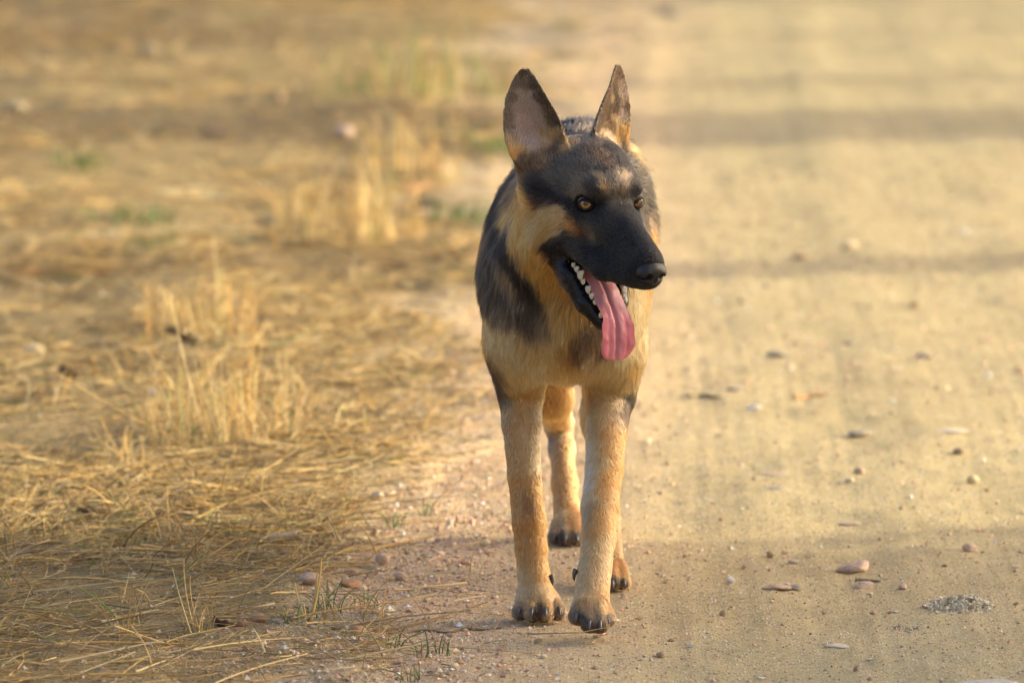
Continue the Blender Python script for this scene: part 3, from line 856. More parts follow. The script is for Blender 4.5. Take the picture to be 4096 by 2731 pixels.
# teeth of the lower jaw
tooth_mat = simple_mat('tooth', (.72, .64, .46), .25, .5, noise=.15, nscale=300)
def tooth_mesh(kind):
    V, Q = [], []; ns = 10
    prof = {'molar': [(0, 1.0), (.25, 1.05), (.5, .80), (.78, .42), (1.0, .14)], 'canine': [(0, 1), (.3, 1.0), (.6, .72), (.85, .38), (1, .06)]}[kind]
    for z, r in prof:
        for j in range(ns):
            f = 2 * math.pi * j / ns
            V.append((r * math.cos(f), r * math.sin(f), z))
    V.append((0, 0, 1.02)); top = len(V) - 1
    F3 = []
    for i in range(len(prof) - 1):
        for j in range(ns):
            a, b = i * ns + j, i * ns + (j + 1) % ns
            F3 += [(a, b, b + ns), (a, b + ns, a + ns)]
    for j in range(ns): F3.append(((len(prof) - 1) * ns + j, (len(prof) - 1) * ns + (j + 1) % ns, top))
    return mesh_np('tooth', V, F3)
molar, canine = tooth_mesh('molar'), tooth_mesh('canine')
jd = Vector((.772, 0, -.635)); jn = Vector((.55, 0, .835))
rowp = [(-16, 42.5, -107), (-9, 40.5, -112), (-1, 38, -119), (7, 35, -126), (18, 31, -135), (27, 28, -142), (35, 25, -149)]
tsz = [(4.8, 3.4, 8), (6.2, 3.6, 12), (8.4, 4.0, 18), (5.6, 3.4, 10), (7.6, 3.4, 13), (6.4, 3.2, 11), (4.6, 3.0, 8)]
for s in (-1, 1):
    for (f, l, u), (sx, sy, sz) in zip(rowp, [tuple(.88 * q for q in z_) for z_ in tsz]):
        o = link('tooth', molar, tooth_mat, dog)
        fw = hdir(*jd); upv = hdir(jn.x + .05, -s * .1, jn.z); sd = upv.cross(fw).normalized(); fw = sd.cross(upv)
        M = Matrix((fw * sx * HS, sd * sy * HS, upv * sz * HS)).transposed().to_4x4(); M.translation = hw(f, s * l, u)
        o.matrix_world = M
    o = link('tooth', canine, tooth_mat, dog)
    upv = hdir(.62, s * .22, .75); fw = hdir(*jd); sd = upv.cross(fw).normalized(); fw = sd.cross(upv)
    M = Matrix((fw * 4.4 * HS, sd * 4.2 * HS, upv * 19 * HS)).transposed().to_4x4(); M.translation = hw(47, s * 17, -167)
    o.matrix_world = M
for i in range(-2, 3):
    o = link('tooth', molar, tooth_mat, dog)
    upv = hdir(.75, 0, .66); sd = HL; fw = sd.cross(upv).normalized()
    M = Matrix((sd * 2.3 * HS, fw * 2 * HS, upv * 7 * HS)).transposed().to_4x4(); M.translation = hw(57 - abs(i) * 1.5, i * 4.6, -171)
    o.matrix_world = M

# claws
claw_mat = simple_mat('claw_horn', (.085, .080, .080), .22, .6, noise=.4, nscale=400)
def claw_mesh():
    V, F3 = [], []; n, ns = 8, 10
    for i in range(n + 1):
        t = i / n
        r = .0034 * (1 - t) ** .55 + .0004
        ang = 1.0 * t
        c = Vector((0, -.0145 * math.sin(ang) / 1.0 * 1.0, -.013 * (1 - math.cos(ang))))
        for j in range(ns):
            f = 2 * math.pi * j / ns
            V.append((c.x + r * .8 * math.cos(f), c.y, c.z + r * 1.1 * math.sin(f)))
    for i in range(n):
        for j in range(ns):
            a, b = i * ns + j, i * ns + (j + 1) % ns
            F3 += [(a, b, b + ns), (a, b + ns, a + ns)]
    V.append((0, -.0124, -.0062)); t_ = len(V) - 1
    for j in range(ns): F3.append((n * ns + j, n * ns + (j + 1) % ns, t_))
    return mesh_np('claw', V, F3)
claw_me = claw_mesh()
def claw(p, rx=0.0, rz=0.0, sc=1.0, ry=0.0):
    o = link('claw', claw_me, claw_mat, dog)
    o.location = p; o.rotation_euler = (rx, ry, rz); o.scale = (sc, sc, sc)
for i, tp in enumerate(toesL):
    claw(tp + Vector(((i - 1.5) * .0012, -.0095, .0060)), .10, (i - 1.5) * .12, 1.15)
for i, tp in enumerate(toesR):
    claw(tp + Vector(((i - 1.5) * .001, -.0125, .0045)), .35, (i - 1.5) * .14, 1.15)
for i, tp in enumerate(toesH):
    claw(tp + Vector(((i - 1.5) * .001, -.0095, .0040)), .15, (i - 1.5) * .12, 1.15)
for i, tp in enumerate(toesH2):
    claw(tp + Vector(((i - 1.5) * .001, -.0095, .0035)), .15, (i - 1.5) * .12, 1.1)
claw(at(2202, 2300, .005), .9, .75, 1.25); claw(at(2303, 2278, -.175), .9, -.75, 1.25)       # dew claws

# whiskers: a few stiff hairs from the lip and over the eye
wp, wr = [], []
wrng = np.random.default_rng(12)
for s_ in (-1, 1):
    for i in range(9):
        f0, u0 = wrng.uniform(70, 118), wrng.uniform(-78, -52)
        root = np.array(hw(f0, s_ * (36 - (f0 - 60) * .22), u0)); d = np.array(hdir(-.35 + wrng.normal() * .2, s_ * (1 + wrng.normal() * .15), -.35 + wrng.normal() * .25)); L_ = wrng.uniform(.03, .055)
        wp.append([root + d * L_ * t + np.array([0, 0, -.008]) * t * t for t in np.linspace(0, 1, 6)]); wr.append([.00022 * (1 - .8 * t) for t in np.linspace(0, 1, 6)])
wp, wr = np.array(wp), np.array(wr)
wc = bpy.data.hair_curves.new('whiskers'); wc.add_curves([6] * len(wp))
wc.attributes['position'].data.foreach_set('vector', wp.astype(np.float32).ravel())
ra = wc.attributes.get('radius') or wc.attributes.new('radius', 'FLOAT', 'POINT'); ra.data.foreach_set('value', wr.astype(np.float32).ravel())
link('whiskers', wc, simple_mat('whisker', (.02, .018, .018), .4), dog)
# ------------------------------------------------------------------ the setting: ground, road, verge
EDGE = [gnd(1050, 2900), gnd(1220, 2600), gnd(1400, 2300), gnd(1560, 2000), gnd(1700, 1750), gnd(1810, 1500), gnd(1900, 1200), gnd(1960, 900), gnd(2050, 500), gnd(2180, 60)]
EY = np.array([e.y for e in EDGE]); EX = np.array([e.x for e in EDGE])
def edge_x(y):
    y = np.asarray(y, float)
    v = np.interp(y, EY, EX)
    v = np.where(y > EY[-1], EX[-1] + (y - EY[-1]) * .05, v)
    return np.where(y < EY[0], EX[0] + (y - EY[0]) * .10, v)
def verge_mask(x, y):
    """1 on the verge, 0 on the road, ragged in between"""
    x = np.asarray(x, float); y = np.asarray(y, float)
    p = np.stack([x * 5, y * 2.2, np.zeros_like(x)], -1).reshape(-1, 3)
    n = fbm(p, 3, 61).reshape(x.shape)
    far_ = 1 + np.clip(y, 0, 20) * .16
    return np.clip((edge_x(y) + n * .16 * far_ - x) / (.16 * far_) + .5, 0, 1)
def road_z(x, y):
    x = np.asarray(x, float); y = np.asarray(y, float); sh = x.shape
    P = np.stack([x, y, np.zeros_like(x)], -1).reshape(-1, 3)
    z = fbm(P * np.array([2.2, 1.2, 1]), 3, 11) * .012 + fbm(P * np.array([14, 9, 1]), 3, 21) * .0045 + fbm(P * np.array([70, 45, 1]), 2, 31) * .0016
    z = z.reshape(sh)
    # worn tyre lines running along the road
    n = fbm(P * np.array([1.5, .8, 1]), 2, 71).reshape(sh)
    xr = x - .020 * y - .03 * n
    for c, w in ((.50, .10), (.30, .10), (.86, .13)):
        band = np.exp(-((xr - c) / w) ** 4)
        z = z - band * .004 + band * .0016 * np.sin((xr - c) * 2 * math.pi / .034) * (.6 + .4 * n)
    lug = np.exp(-((xr - .30) / .085) ** 4)
    z = z + lug * .0013 * np.sin(y * 2 * math.pi / .055 + 3 * np.abs(xr - .30) * 20)
    return z
def verge_z(x, y):
    x = np.asarray(x, float); y = np.asarray(y, float); sh = x.shape
    P = np.stack([x, y, np.zeros_like(x)], -1).reshape(-1, 3)
    b = (fbm(P * np.array([1.6, 1.0, 1]), 3, 101) * .035 + fbm(P * np.array([9, 6, 1]), 3, 111) * .014 + fbm(P * np.array([45, 30, 1]), 3, 121) * .006).reshape(sh)
    m = verge_mask(x, y)
    return road_z(x, y) * (1 - m) + (b + .022) * m - .012 * (1 - np.clip(m * 6, 0, 1))
def ground_z(x, y):
    return np.maximum(road_z(x, y), verge_z(x, y))

def gsurf(px, py):
    """point of the real, uneven ground seen at a photo pixel"""
    z = 0.0
    for _ in range(6):
        b = gnd(px, py, z)
        z = .5 * z + .5 * float(ground_z(np.array([b.x]), np.array([b.y]))[0])
    b.z = z
    return b

# materials
def ground_nodes(name, cols, grain_cols, gscale, grain_amt, bump=.6, extra=None, edge=None):
    m, nt, b = mat_new(name)
    L = nt.links.new
    tc = nt.nodes.new('ShaderNodeTexCoord')
    def noise(scale, detail=5, rough=.55):
        n = nt.nodes.new('ShaderNodeTexNoise'); n.inputs['Scale'].default_value = scale; n.inputs['Detail'].default_value = detail; n.inputs['Roughness'].default_value = rough
        L(tc.outputs['Object'], n.inputs['Vector']); return n
    def ramp(src, stops):
        r = nt.nodes.new('ShaderNodeValToRGB'); e = r.color_ramp.elements
        while len(e) < len(stops): e.new(.5)
        for el_, (p, c) in zip(e, stops): el_.position = p; el_.color = (*c, 1)
        L(src, r.inputs[0]); return r
    def mix(f, a, c, mode='MIX'):
        x = nt.nodes.new('ShaderNodeMix'); x.data_type = 'RGBA'; x.blend_type = mode
        if isinstance(f, float): x.inputs[0].default_value = f
        else: L(f, x.inputs[0])
        L(a, x.inputs[6]); L(c, x.inputs[7]); return x.outputs[2]
    n1 = noise(2.3); base = ramp(n1.outputs[0], [(.3, cols[0]), (.5, cols[1]), (.7, cols[2])]).outputs[0]
    n2 = noise(38, 6, .7); base = mix(.45, base, ramp(n2.outputs[0], [(.3, cols[2]), (.52, cols[1]), (.72, cols[0])]).outputs[0])
    if extra:
        mp = nt.nodes.new('ShaderNodeMapping'); mp.inputs['Scale'].default_value = extra; mp.inputs['Rotation'].default_value = (0, 0, .02)
        L(tc.outputs['Object'], mp.inputs['Vector'])
        sn = nt.nodes.new('ShaderNodeTexNoise'); sn.inputs['Scale'].default_value = 1; sn.inputs['Detail'].default_value = 4; L(mp.outputs[0], sn.inputs['Vector'])
        base = mix(.5, base, ramp(sn.outputs[0], [(.36, (.80, .79, .77)), (.5, (1, 1, 1)), (.64, (1.12, 1.12, 1.10))]).outputs[0], 'MULTIPLY')
    vo = nt.nodes.new('ShaderNodeTexVoronoi'); vo.inputs['Scale'].default_value = gscale; L(tc.outputs['Object'], vo.inputs['Vector'])
    sp = nt.nodes.new('ShaderNodeSeparateColor'); L(vo.outputs['Color'], sp.inputs[0])
    gr = ramp(sp.outputs[0], [(i / max(1, len(grain_cols) - 1), c) for i, c in enumerate(grain_cols)])
    gr.color_ramp.interpolation = 'CONSTANT'
    sel = nt.nodes.new('ShaderNodeMath'); sel.operation = 'LESS_THAN'; L(sp.outputs[1], sel.inputs[0]); sel.inputs[1].default_value = grain_amt
    rnd = nt.nodes.new('ShaderNodeMath'); rnd.operation = 'LESS_THAN'; L(vo.outputs['Distance'], rnd.inputs[0]); rnd.inputs[1].default_value = .42
    mm = nt.nodes.new('ShaderNodeMath'); mm.operation = 'MULTIPLY'; L(sel.outputs[0], mm.inputs[0]); L(rnd.outputs[0], mm.inputs[1])
    base = mix(mm.outputs[0], base, gr.outputs[0])
    if edge:                                                   # sand from the road runs up into the ragged edge of the verge
        ea = nt.nodes.new('ShaderNodeAttribute'); ea.attribute_name = 'soil'
        ec = ramp(noise(30, 5).outputs[0], [(.3, edge[0]), (.7, edge[1])])
        base = mix(ea.outputs['Fac'], mix(mm.outputs[0], ec.outputs[0], gr.outputs[0]), base)
    if extra:                                                  # pinker granite grit where the road meets the verge
        ga = nt.nodes.new('ShaderNodeAttribute'); ga.attribute_name = 'grit'
        pk = nt.nodes.new('ShaderNodeRGB'); pk.outputs[0].default_value = (1.18, 1.05, 1.12, 1)
        base = mix(ga.outputs['Fac'], base, mix(1.0, base, pk.outputs[0], 'MULTIPLY'))
    L(base, b.inputs['Base Color'])
    b.inputs['Roughness'].default_value = .9; b.inputs['Specular IOR Level'].default_value = .2
    inv = nt.nodes.new('ShaderNodeMath'); inv.operation = 'SUBTRACT'; inv.inputs[0].default_value = .45; L(vo.outputs['Distance'], inv.inputs[1])
    hsum = nt.nodes.new('ShaderNodeMath'); hsum.operation = 'MULTIPLY_ADD'; L(inv.outputs[0], hsum.inputs[0]); L(sel.outputs[0], hsum.inputs[1]); L(noise(330, 4).outputs[0], hsum.inputs[2])
    bp = nt.nodes.new('ShaderNodeBump'); bp.inputs['Strength'].default_value = bump; bp.inputs['Distance'].default_value = .006
    L(hsum.outputs[0], bp.inputs['Height']); L(bp.outputs[0], b.inputs['Normal'])
    return m
road_mat = ground_nodes('sandy_dirt', [(.43, .340, .168), (.505, .405, .210), (.565, .462, .252)],
                        [(.66, .54, .36), (.48, .31, .22), (.28, .20, .12), (.62, .48, .36), (.74, .66, .52), (.40, .30, .18)], 190, .5, extra=(40, .55, 1))
verge_mat = ground_nodes('verge_soil', [(.20, .145, .070), (.32, .235, .105), (.45, .335, .145)],
                         [(.50, .36, .18), (.30, .20, .11), (.14, .10, .07), (.45, .31, .20), (.55, .42, .24)], 160, .6, .8, edge=[(.47, .365, .225), (.56, .44, .285)])
far_mat = ground_nodes('far_ground', [(.26, .19, .10), (.38, .27, .13), (.46, .34, .17)], [(.5, .38, .2), (.3, .2, .1)], 40, .3, .2)

def sheet(name, X, Y, Zf, mat):
    gx, gy = np.meshgrid(X, Y, indexing='ij')
    V = np.stack([gx, gy, Zf(gx, gy)], -1).reshape(-1, 3)
    nx, ny = len(X), len(Y)
    i = (np.arange(nx - 1)[:, None] * ny + np.arange(ny - 1)[None]).ravel()
    return tag(link(name, mesh_np(name, V, np.stack([i, i + ny, i + ny + 1, i + 1], 1)), mat), kind='structure')
RX = axis([(-6, -1.0, .25), (-1.0, 2.1, .014), (2.1, 9, .3)])
RY = axis([(-8, -1.3, .3), (-1.3, 3.5, .014), (3.5, 15.5, .028), (15.5, 60, .5)])
road = sheet('dirt_road', RX, RY, road_z, road_mat)
gx_, gy_ = np.meshgrid(RX, RY, indexing='ij')
gd = (gx_ - edge_x(gy_)).ravel()
road.data.attributes.new('grit', 'FLOAT', 'POINT').data.foreach_set('value', np.clip(1.15 - np.abs(gd - .12) / .42, 0, 1).astype(np.float32))
VX = axis([(-9, -2.0, .3), (-2.0, .75, .016)])
VY = axis([(-8, -1.3, .3), (-1.3, 3.5, .016), (3.5, 15.5, .03), (15.5, 60, .5)])
verge = sheet('grass_verge', VX, VY, verge_z, verge_mat)
gx_, gy_ = np.meshgrid(VX, VY, indexing='ij')
vm_ = np.clip((verge_mask(gx_, gy_).ravel() - .45) / .5, 0, 1)
verge.data.attributes.new('soil', 'FLOAT', 'POINT').data.foreach_set('value', (vm_ * vm_ * (3 - 2 * vm_)).astype(np.float32))
far = link('ground', mesh_np('ground', [(-1500, -1500, -.12), (1500, -1500, -.12), (1500, 2500, -.12), (-1500, 2500, -.12)], [(0, 1, 2, 3)]), far_mat)
tag(far, kind='structure')

# ------------------------------------------------------------------ dry grass
straw_mat = attr_mat('dry_straw', .62, .35)
def tubes(paths, rad, cols, sides=3, flat=1.0):
    paths = np.asarray(paths, float); n, K, _ = paths.shape
    rad = np.asarray(rad, float)
    if rad.ndim == 1: rad = rad[:, None] * np.linspace(1, .45, K)[None]
    t = np.gradient(paths, axis=1); t /= np.linalg.norm(t, axis=2, keepdims=True) + 1e-12
    ref = RNG.normal(size=(n, 1, 3)); a = np.cross(t, ref); a /= np.linalg.norm(a, axis=2, keepdims=True) + 1e-12
    b = np.cross(t, a)
    V = np.zeros((n, K, sides, 3))
    for j in range(sides):
        f = 2 * math.pi * j / sides
        V[:, :, j] = paths + rad[..., None] * (a * math.cos(f) + b * math.sin(f) * flat)
    base = (np.arange(n) * K * sides)[:, None, None]
    i = np.arange(K - 1)[None, :, None] * sides; j = np.arange(sides)[None, None]
    j2 = (j + 1) % sides
    Q = np.stack([base + i + j, base + i + j2, base + i + sides + j2, base + i + sides + j], -1).reshape(-1, 4)
    c = np.repeat(np.asarray(cols, float), K * sides, axis=0)
    return V.reshape(-1, 3), Q, c
SC = np.array([(.62, .40, .13), (.66, .46, .18), (.58, .36, .12), (.66, .52, .28), (.50, .34, .15), (.34, .22, .10), (.46, .36, .22), (.62, .47, .22)])
def straw_cols(n, green=.03):
    c = SC[RNG.integers(0, len(SC), n)] * .84 * np.exp(RNG.normal(0, .22, (n, 1)))
    g = RNG.random(n) < green
    c[g] = np.array([.16, .23, .06]) * np.exp(RNG.normal(0, .25, (g.sum(), 1)))
    return np.clip(c, .02, .8)
def stalk_paths(x, y, length, az, tilt, curl, lift, K=5):
    n = len(x)
    s = np.linspace(0, 1, K)[None]
    az_ = az[:, None] + curl[:, None] * (s - .3)
    tl = tilt[:, None] * (1 - .5 * s)
    step = length[:, None] / (K - 1)
    dx = np.cos(az_) * np.cos(tl) * step; dy = np.sin(az_) * np.cos(tl) * step; dz = np.sin(tl) * step
    P = np.zeros((n, K, 3))
    P[:, 1:, 0] = np.cumsum(dx[:, 1:], 1); P[:, 1:, 1] = np.cumsum(dy[:, 1:], 1); P[:, 1:, 2] = np.cumsum(dz[:, 1:], 1)
    P[:, :, 0] += x[:, None]; P[:, :, 1] += y[:, None]
    z0 = ground_z(P[:, 0, 0], P[:, 0, 1])
    zg = ground_z(P[:, :, 0].ravel(), P[:, :, 1].ravel()).reshape(n, K)
    P[:, :, 2] = np.maximum(P[:, :, 2] + z0[:, None] + lift[:, None], zg + .0012)
    return P
def scatter(n, y0, y1, dens_fn, left=1.12):
    """random ground points in the wedge the camera looks along, on the verge side"""
    out = []
    tot = 0
    while tot < n:
        m = n * 3
        y = y0 + (y1 - y0) * RNG.random(m)
        half = (12 + y) * .0655 * left
        x = -half + (half + edge_x(y) + .35) * RNG.random(m)
        k = RNG.random(m) < dens_fn(x, y)
        out.append(np.stack([x[k], y[k]], 1)); tot += k.sum()
    return np.concatenate(out)[:n]
HEROES = [(372, 2090), (1100, 2180), (1238, 2330), (1030, 2490), (1530, 2262), (915, 2505), (1182, 1940), (130, 1425), (600, 1600), (280, 1530), (740, 1385), (250, 1108), (1375, 560), (1400, 2350), (560, 2165), (1327, 2440)]
HXY = np.array([(gsurf(*h).x, gsurf(*h).y) for h in HEROES])
def straw_density(x, y):
    m = verge_mask(x, y)
    P = np.stack([x * 2.2, y * .9, np.zeros_like(x)], 1)
    patch = np.clip(.66 + 1.5 * fbm(P, 3, 201), .12, 1)
    d = np.clip(m * patch + .012, 0, 1)
    for hx, hy in HXY:                                       # little bare spots where something lies
        d = d * np.where((((x - hx) / .045) ** 2 + ((y - hy + .09) / .15) ** 2) < 1, .4, 1)
    return d
V_, Q_, C_ = [], [], []; off = 0
def push(t):
    global off
    V_.append(t[0]); Q_.append(t[1] + off); C_.append(t[2]); off += len(t[0])
for n, y0, y1, rs in ((6000, -.9, 2.0, 1.0), (3500, 2.0, 5.5, 1.25), (5000, 5.5, 15.2, 1.7)):
    xy = scatter(n, y0, y1, straw_density)
    ln = np.clip(RNG.lognormal(-2.62, .55, n), .025, .28) * (1 if y0 < 3 else 1.15)
    az = np.where(RNG.random(n) < .45, RNG.uniform(0, 6.28, n), RNG.normal(.9, .5, n) + math.pi * (RNG.random(n) < .5))
    tilt = np.abs(RNG.normal(0, .14, n)); up = RNG.random(n) < .16
    tilt[up] = RNG.uniform(.4, 1.4, up.sum()); ln[up] = np.minimum(ln[up], .09)
    P = stalk_paths(xy[:, 0], xy[:, 1], ln, az, tilt, RNG.normal(0, .5, n), np.abs(RNG.normal(0, .007, n)))
    push(tubes(P, np.clip(RNG.lognormal(-6.95, .36, n), .0004, .0024) * rs, straw_cols(n)))
# fine litter: short broken bits
n = 19000
xy = scatter(n, -.9, 6.0, lambda x, y: np.clip(straw_density(x, y) + .02, 0, 1))
P = stalk_paths(xy[:, 0], xy[:, 1], RNG.uniform(.008, .04, n), RNG.uniform(0, 6.28, n), np.abs(RNG.normal(0, .15, n)), RNG.normal(0, .4, n), np.abs(RNG.normal(0, .003, n)), K=3)
push(tubes(P, RNG.uniform(.0004, .0011, n), straw_cols(n, .01) * RNG.uniform(.45, 1.0, (n, 1))))
straw = link('dry_straw', mesh_np('dry_straw', np.concatenate(V_), np.concatenate(Q_), col=np.concatenate(C_)), straw_mat)
tag(straw, 'matted dry golden straw and grass litter covering the verge', 'grass', kind='stuff')

# loose stalks near the camera, each one a thing
stalk_meshes = []
for i in range(10):
    ln = .11 + .022 * i
    s = np.linspace(0, 1, 8)
    path = np.stack([(s - .5) * ln, .012 * np.sin(s * 3 + i) * (i % 3), .004 * np.sin(s * 2.6 + i * 1.7) + .002], 1)[None]
    v, q, c = tubes(path, np.full((1, 8), .0013 + .00012 * (i % 4)) * np.linspace(1.1, .6, 8)[None], SC[[i % 8]], 5, .7)
    stalk_meshes.append(mesh_np('straw_stalk', v, q, col=c))
    stalk_meshes[-1].materials.append(straw_mat)
xy = scatter(110, -.75, 1.9, lambda x, y: np.minimum(straw_density(x, y) * 2, 1) * (x > -(12 + y) * .0655))
for i, (x, y) in enumerate(xy):
    o = link('straw_stalk', stalk_meshes[i % 10])
    o.location = (x, y, float(ground_z(np.array([x]), np.array([y]))[0]) + .009)
    o.rotation_euler = (0, RNG.normal(0, .12), RNG.normal(.7, .6))
    tag(o, 'long dry straw stalk lying loose on the foreground verge', 'straw', 'loose straw stalks on the foreground verge')

# ------------------------------------------------------------------ grass tufts
def tuft(name, label, stems, blades, base, spread, hmin, hmax, green=.05, cat='grass tuft', rad=.0011, col=None, lean=.5, group=None):
    """stems: explicit (base px,py -> tip px,py, sideways bow) photo-measured stalks; blades: random ones"""
    b = gsurf(*base); bz = b.z
    paths, cols, rads = [], [], []
    s = np.linspace(0, 1, 7)
    for (bx, by, tx, ty, bow) in stems:
        A = gsurf(bx, by); A.z -= .003
        T = at(tx, ty, A.y + RNG.normal(0, .03))
        mid = (A + T) / 2 + Vector((bow, 0, abs(bow) * .3))
        paths.append([(1 - t) ** 2 * np.array(A) + 2 * t * (1 - t) * np.array(mid) + t * t * np.array(T) for t in s])
        cols.append(SC[RNG.integers(0, 4)] * RNG.uniform(1.0, 1.25)); rads.append(rad * RNG.uniform(1.1, 1.7))
    for i in range(blades):
        r = RNG.random() ** .7 * spread; a = RNG.uniform(0, 6.28)
        A = np.array([b.x + r * math.cos(a), b.y + r * math.sin(a) * 1.2, bz - .003])
        h = RNG.uniform(hmin, hmax); la = RNG.uniform(0, 6.28); ll = abs(RNG.normal(0, lean)) * h
        D = np.array([math.cos(la) * ll, math.sin(la) * ll, 0])
        paths.append([A + np.array([0, 0, h]) * (t - .28 * t * t * (ll / h)) + D * t * t for t in s])
        c = straw_cols(1, green)[0] * 1.3 if col is None else np.array(col) * np.exp(RNG.normal(0, .25))
        cols.append(c); rads.append(rad * RNG.uniform(.6, 1.3))
    v, q, c = tubes(np.array(paths), np.array(rads), np.array(cols), 3)
    o = link(name, mesh_np(name, v - np.array([b.x, b.y, bz]), q, col=c), straw_mat)
    o.location = (b.x, b.y, bz)
    return tag(o, label, cat, group)
tuft('grass_tuft', 'tall golden dry grass tuft with upright stalks in the middle of the verge',
     [(960, 1690, 995, 1090, .02), (975, 1690, 1022, 1190, .01), (830, 1770, 680, 1172, -.01), (790, 1800, 210, 1478, -.04), (870, 1770, 560, 1350, -.02),
      (900, 1800, 780, 1440, -.01), (1010, 1790, 870, 1520, -.02), (1000, 1700, 1050, 1360, 0), (780, 1800, 610, 1520, -.02), (950, 1600, 880, 1360, 0), (850, 1780, 1000, 1500, .01), (830, 1760, 420, 1630, -.03)],
     300, (900, 1770), .18, .05, .17, .04)
tuft('grass_tuft', 'pale blurred dry grass tuft with tall splayed stalks left of the dog\'s shoulder',
     [(1400, 960, 1330, 520, -.03), (1420, 960, 1460, 540, .02), (1430, 960, 1500, 640, .02), (1380, 990, 1300, 720, -.02), (1440, 980, 1420, 600, 0)],
     130, (1400, 960), .18, .07, .22, .08, rad=.0017)
tuft('grass_tuft', 'blurred golden grass tuft standing behind the tall upright stalks', [(800, 1330, 800, 1110, 0), (700, 1320, 690, 1130, 0), (860, 1310, 850, 930, .01), (760, 1340, 640, 1150, -.02)],
     120, (780, 1340), .14, .06, .15, .05, rad=.0015)
tuft('grass_tuft', 'blurred upright pale stems on the far verge beside the road', [(1590, 690, 1595, 430, 0), (1612, 700, 1608, 470, .01)],
     40, (1610, 690), .16, .05, .18, .1, rad=.0022)
tuft('grass_tuft', 'blurred greenish grass tuft farthest up the verge near the road edge', [(1640, 400, 1600, 260, -.02), (1690, 400, 1740, 240, .03)], 160, (1670, 400), .35, .06, .24, .45, rad=.0022)
tuft('grass_tuft', 'pair of thin upright straw stalks beside the flat green weed', [(690, 2200, 668, 1940, -.004), (700, 2190, 690, 1960, .004), (705, 2195, 715, 2080, .003)], 12, (700, 2200), .03, .02, .05, .0, rad=.0011)
tuft('grass_tuft', 'loose bunch of leaning thin stalks in the left foreground straw', [(770, 2540, 690, 2270, -.004), (780, 2520, 735, 2230, -.01), (800, 2520, 760, 2300, -.01)], 14, (780, 2525), .03, .02, .06, .0, rad=.0011)
tuft('grass_tuft', 'single thin curved stalk with stubs at the lower left', [(500, 2560, 520, 2350, .005), (505, 2565, 490, 2450, -.003)], 8, (500, 2560), .025, .02, .05, .0, rad=.0011)
tuft('grass_tuft', 'leaning dry stalks left of the tall golden tuft', [(500, 1860, 255, 1560, -.01), (510, 1860, 400, 1660, -.01)], 16, (505, 1860), .05, .03, .09, .0, rad=.0011)
tuft('grass_tuft', 'pair of blurred pale stems closest to the far road edge', [(1720, 700, 1735, 520, 0), (1740, 690, 1760, 560, .01)], 14, (1730, 700), .08, .05, .15, .1, rad=.0020)
tuft('grass_tuft', 'short pale stubble bunch above the hollow reed', [(880, 2150, 870, 2020, .002), (1000, 2130, 1010, 2030, .003)], 26, (930, 2140), .08, .015, .04, .0, rad=.0010)
tuft('grass_tuft', 'broad pale dry blade bent upright at the straw edge in front', [(1240, 2480, 1285, 2230, .006), (1250, 2470, 1270, 2290, .002), (1230, 2490, 1180, 2330, -.006)],
     14, (1240, 2480), .05, .02, .05, .1, rad=.0022)
GREEN = (.11, .19, .055)
for i, (px, py, nb, h, lab) in enumerate([
        (1327, 2440, 16, .045, 'fresh green grass sprout beside the pink stone at the straw edge'),
        (1470, 2425, 9, .035, 'small green sprout in gravel left of the dog\'s planted paw'),
        (1572, 2110, 9, .04, 'green sprout at the straw edge behind the left front leg'),
        (1703, 2065, 7, .032, 'tiny green sprout on bare gravel nearest the left front leg'),
        (1595, 2590, 11, .035, 'green sprout group below the long twig'),
        (1755, 2615, 8, .035, 'upright green sprout at the right, below the twig tip'),
        (1690, 2625, 7, .025, 'low flat green sprout below the twig'),
        (1630, 2725, 10, .03, 'green sprout cut by the bottom edge of the picture'),
        (1180, 2490, 9, .03, 'green sprout among straw near the orange stone'),
        (560, 2165, 22, .022, 'flat green weed patch in straw right of the brown dung ball'),
        (300, 2070, 7, .025, 'little green weed touching the brown dung ball'),
        (300, 670, 40, .05, 'dark green weed cushion far up the verge'),
        (1960, 610, 30, .05, 'dark green weed patch by the far road edge'),
        (600, 1010, 22, .04, 'green weed patch in the blurred middle verge'),
        (1850, 890, 40, .06, 'green grass patch just left of the dog\'s neck'),
        (530, 900, 50, .05, 'small green weed strip in the blurred middle verge above the patch')]):
    tuft('green_sprout', lab, [], nb, (px, py), .012 + .0012 * nb + (.03 if py < 1100 else 0), h * .6, h * 1.3, 1, 'grass sprout', .0012 if py > 1100 else .0025, GREEN, .7)

# ------------------------------------------------------------------ stones, gravel, litter
def rock_mesh(name, seed, sub=3, rough=.25, flat=1.0, angular=0.0):
    bm = bmesh.new(); bmesh.ops.create_icosphere(bm, subdivisions=sub, radius=1)
    P = np.array([v.co for v in bm.verts])
    d = 1 + rough * fbm(P * 1.3 + seed * 3.1, 3, seed)
    r = np.random.default_rng(seed)
    if angular:
        for _ in range(9):
            nv = r.normal(size=3); nv /= np.linalg.norm(nv); h = r.uniform(.55, .85)
            t = P * d[:, None] @ nv
            d = np.where(t > h, d * (1 - angular * (1 - h / np.maximum(t, 1e-6))), d)
    P = P * d[:, None]; P[:, 2] *= flat
    for v, p in zip(bm.verts, P): v.co = p
    me = bpy.data.meshes.new(name); bm.to_mesh(me); bm.free()
    for pl in me.polygons: pl.use_smooth = not angular
    return me
def stone_mat(name, col, var=.25):
    return simple_mat(name, col, .85, .25, noise=var, nscale=7, bump=.5)
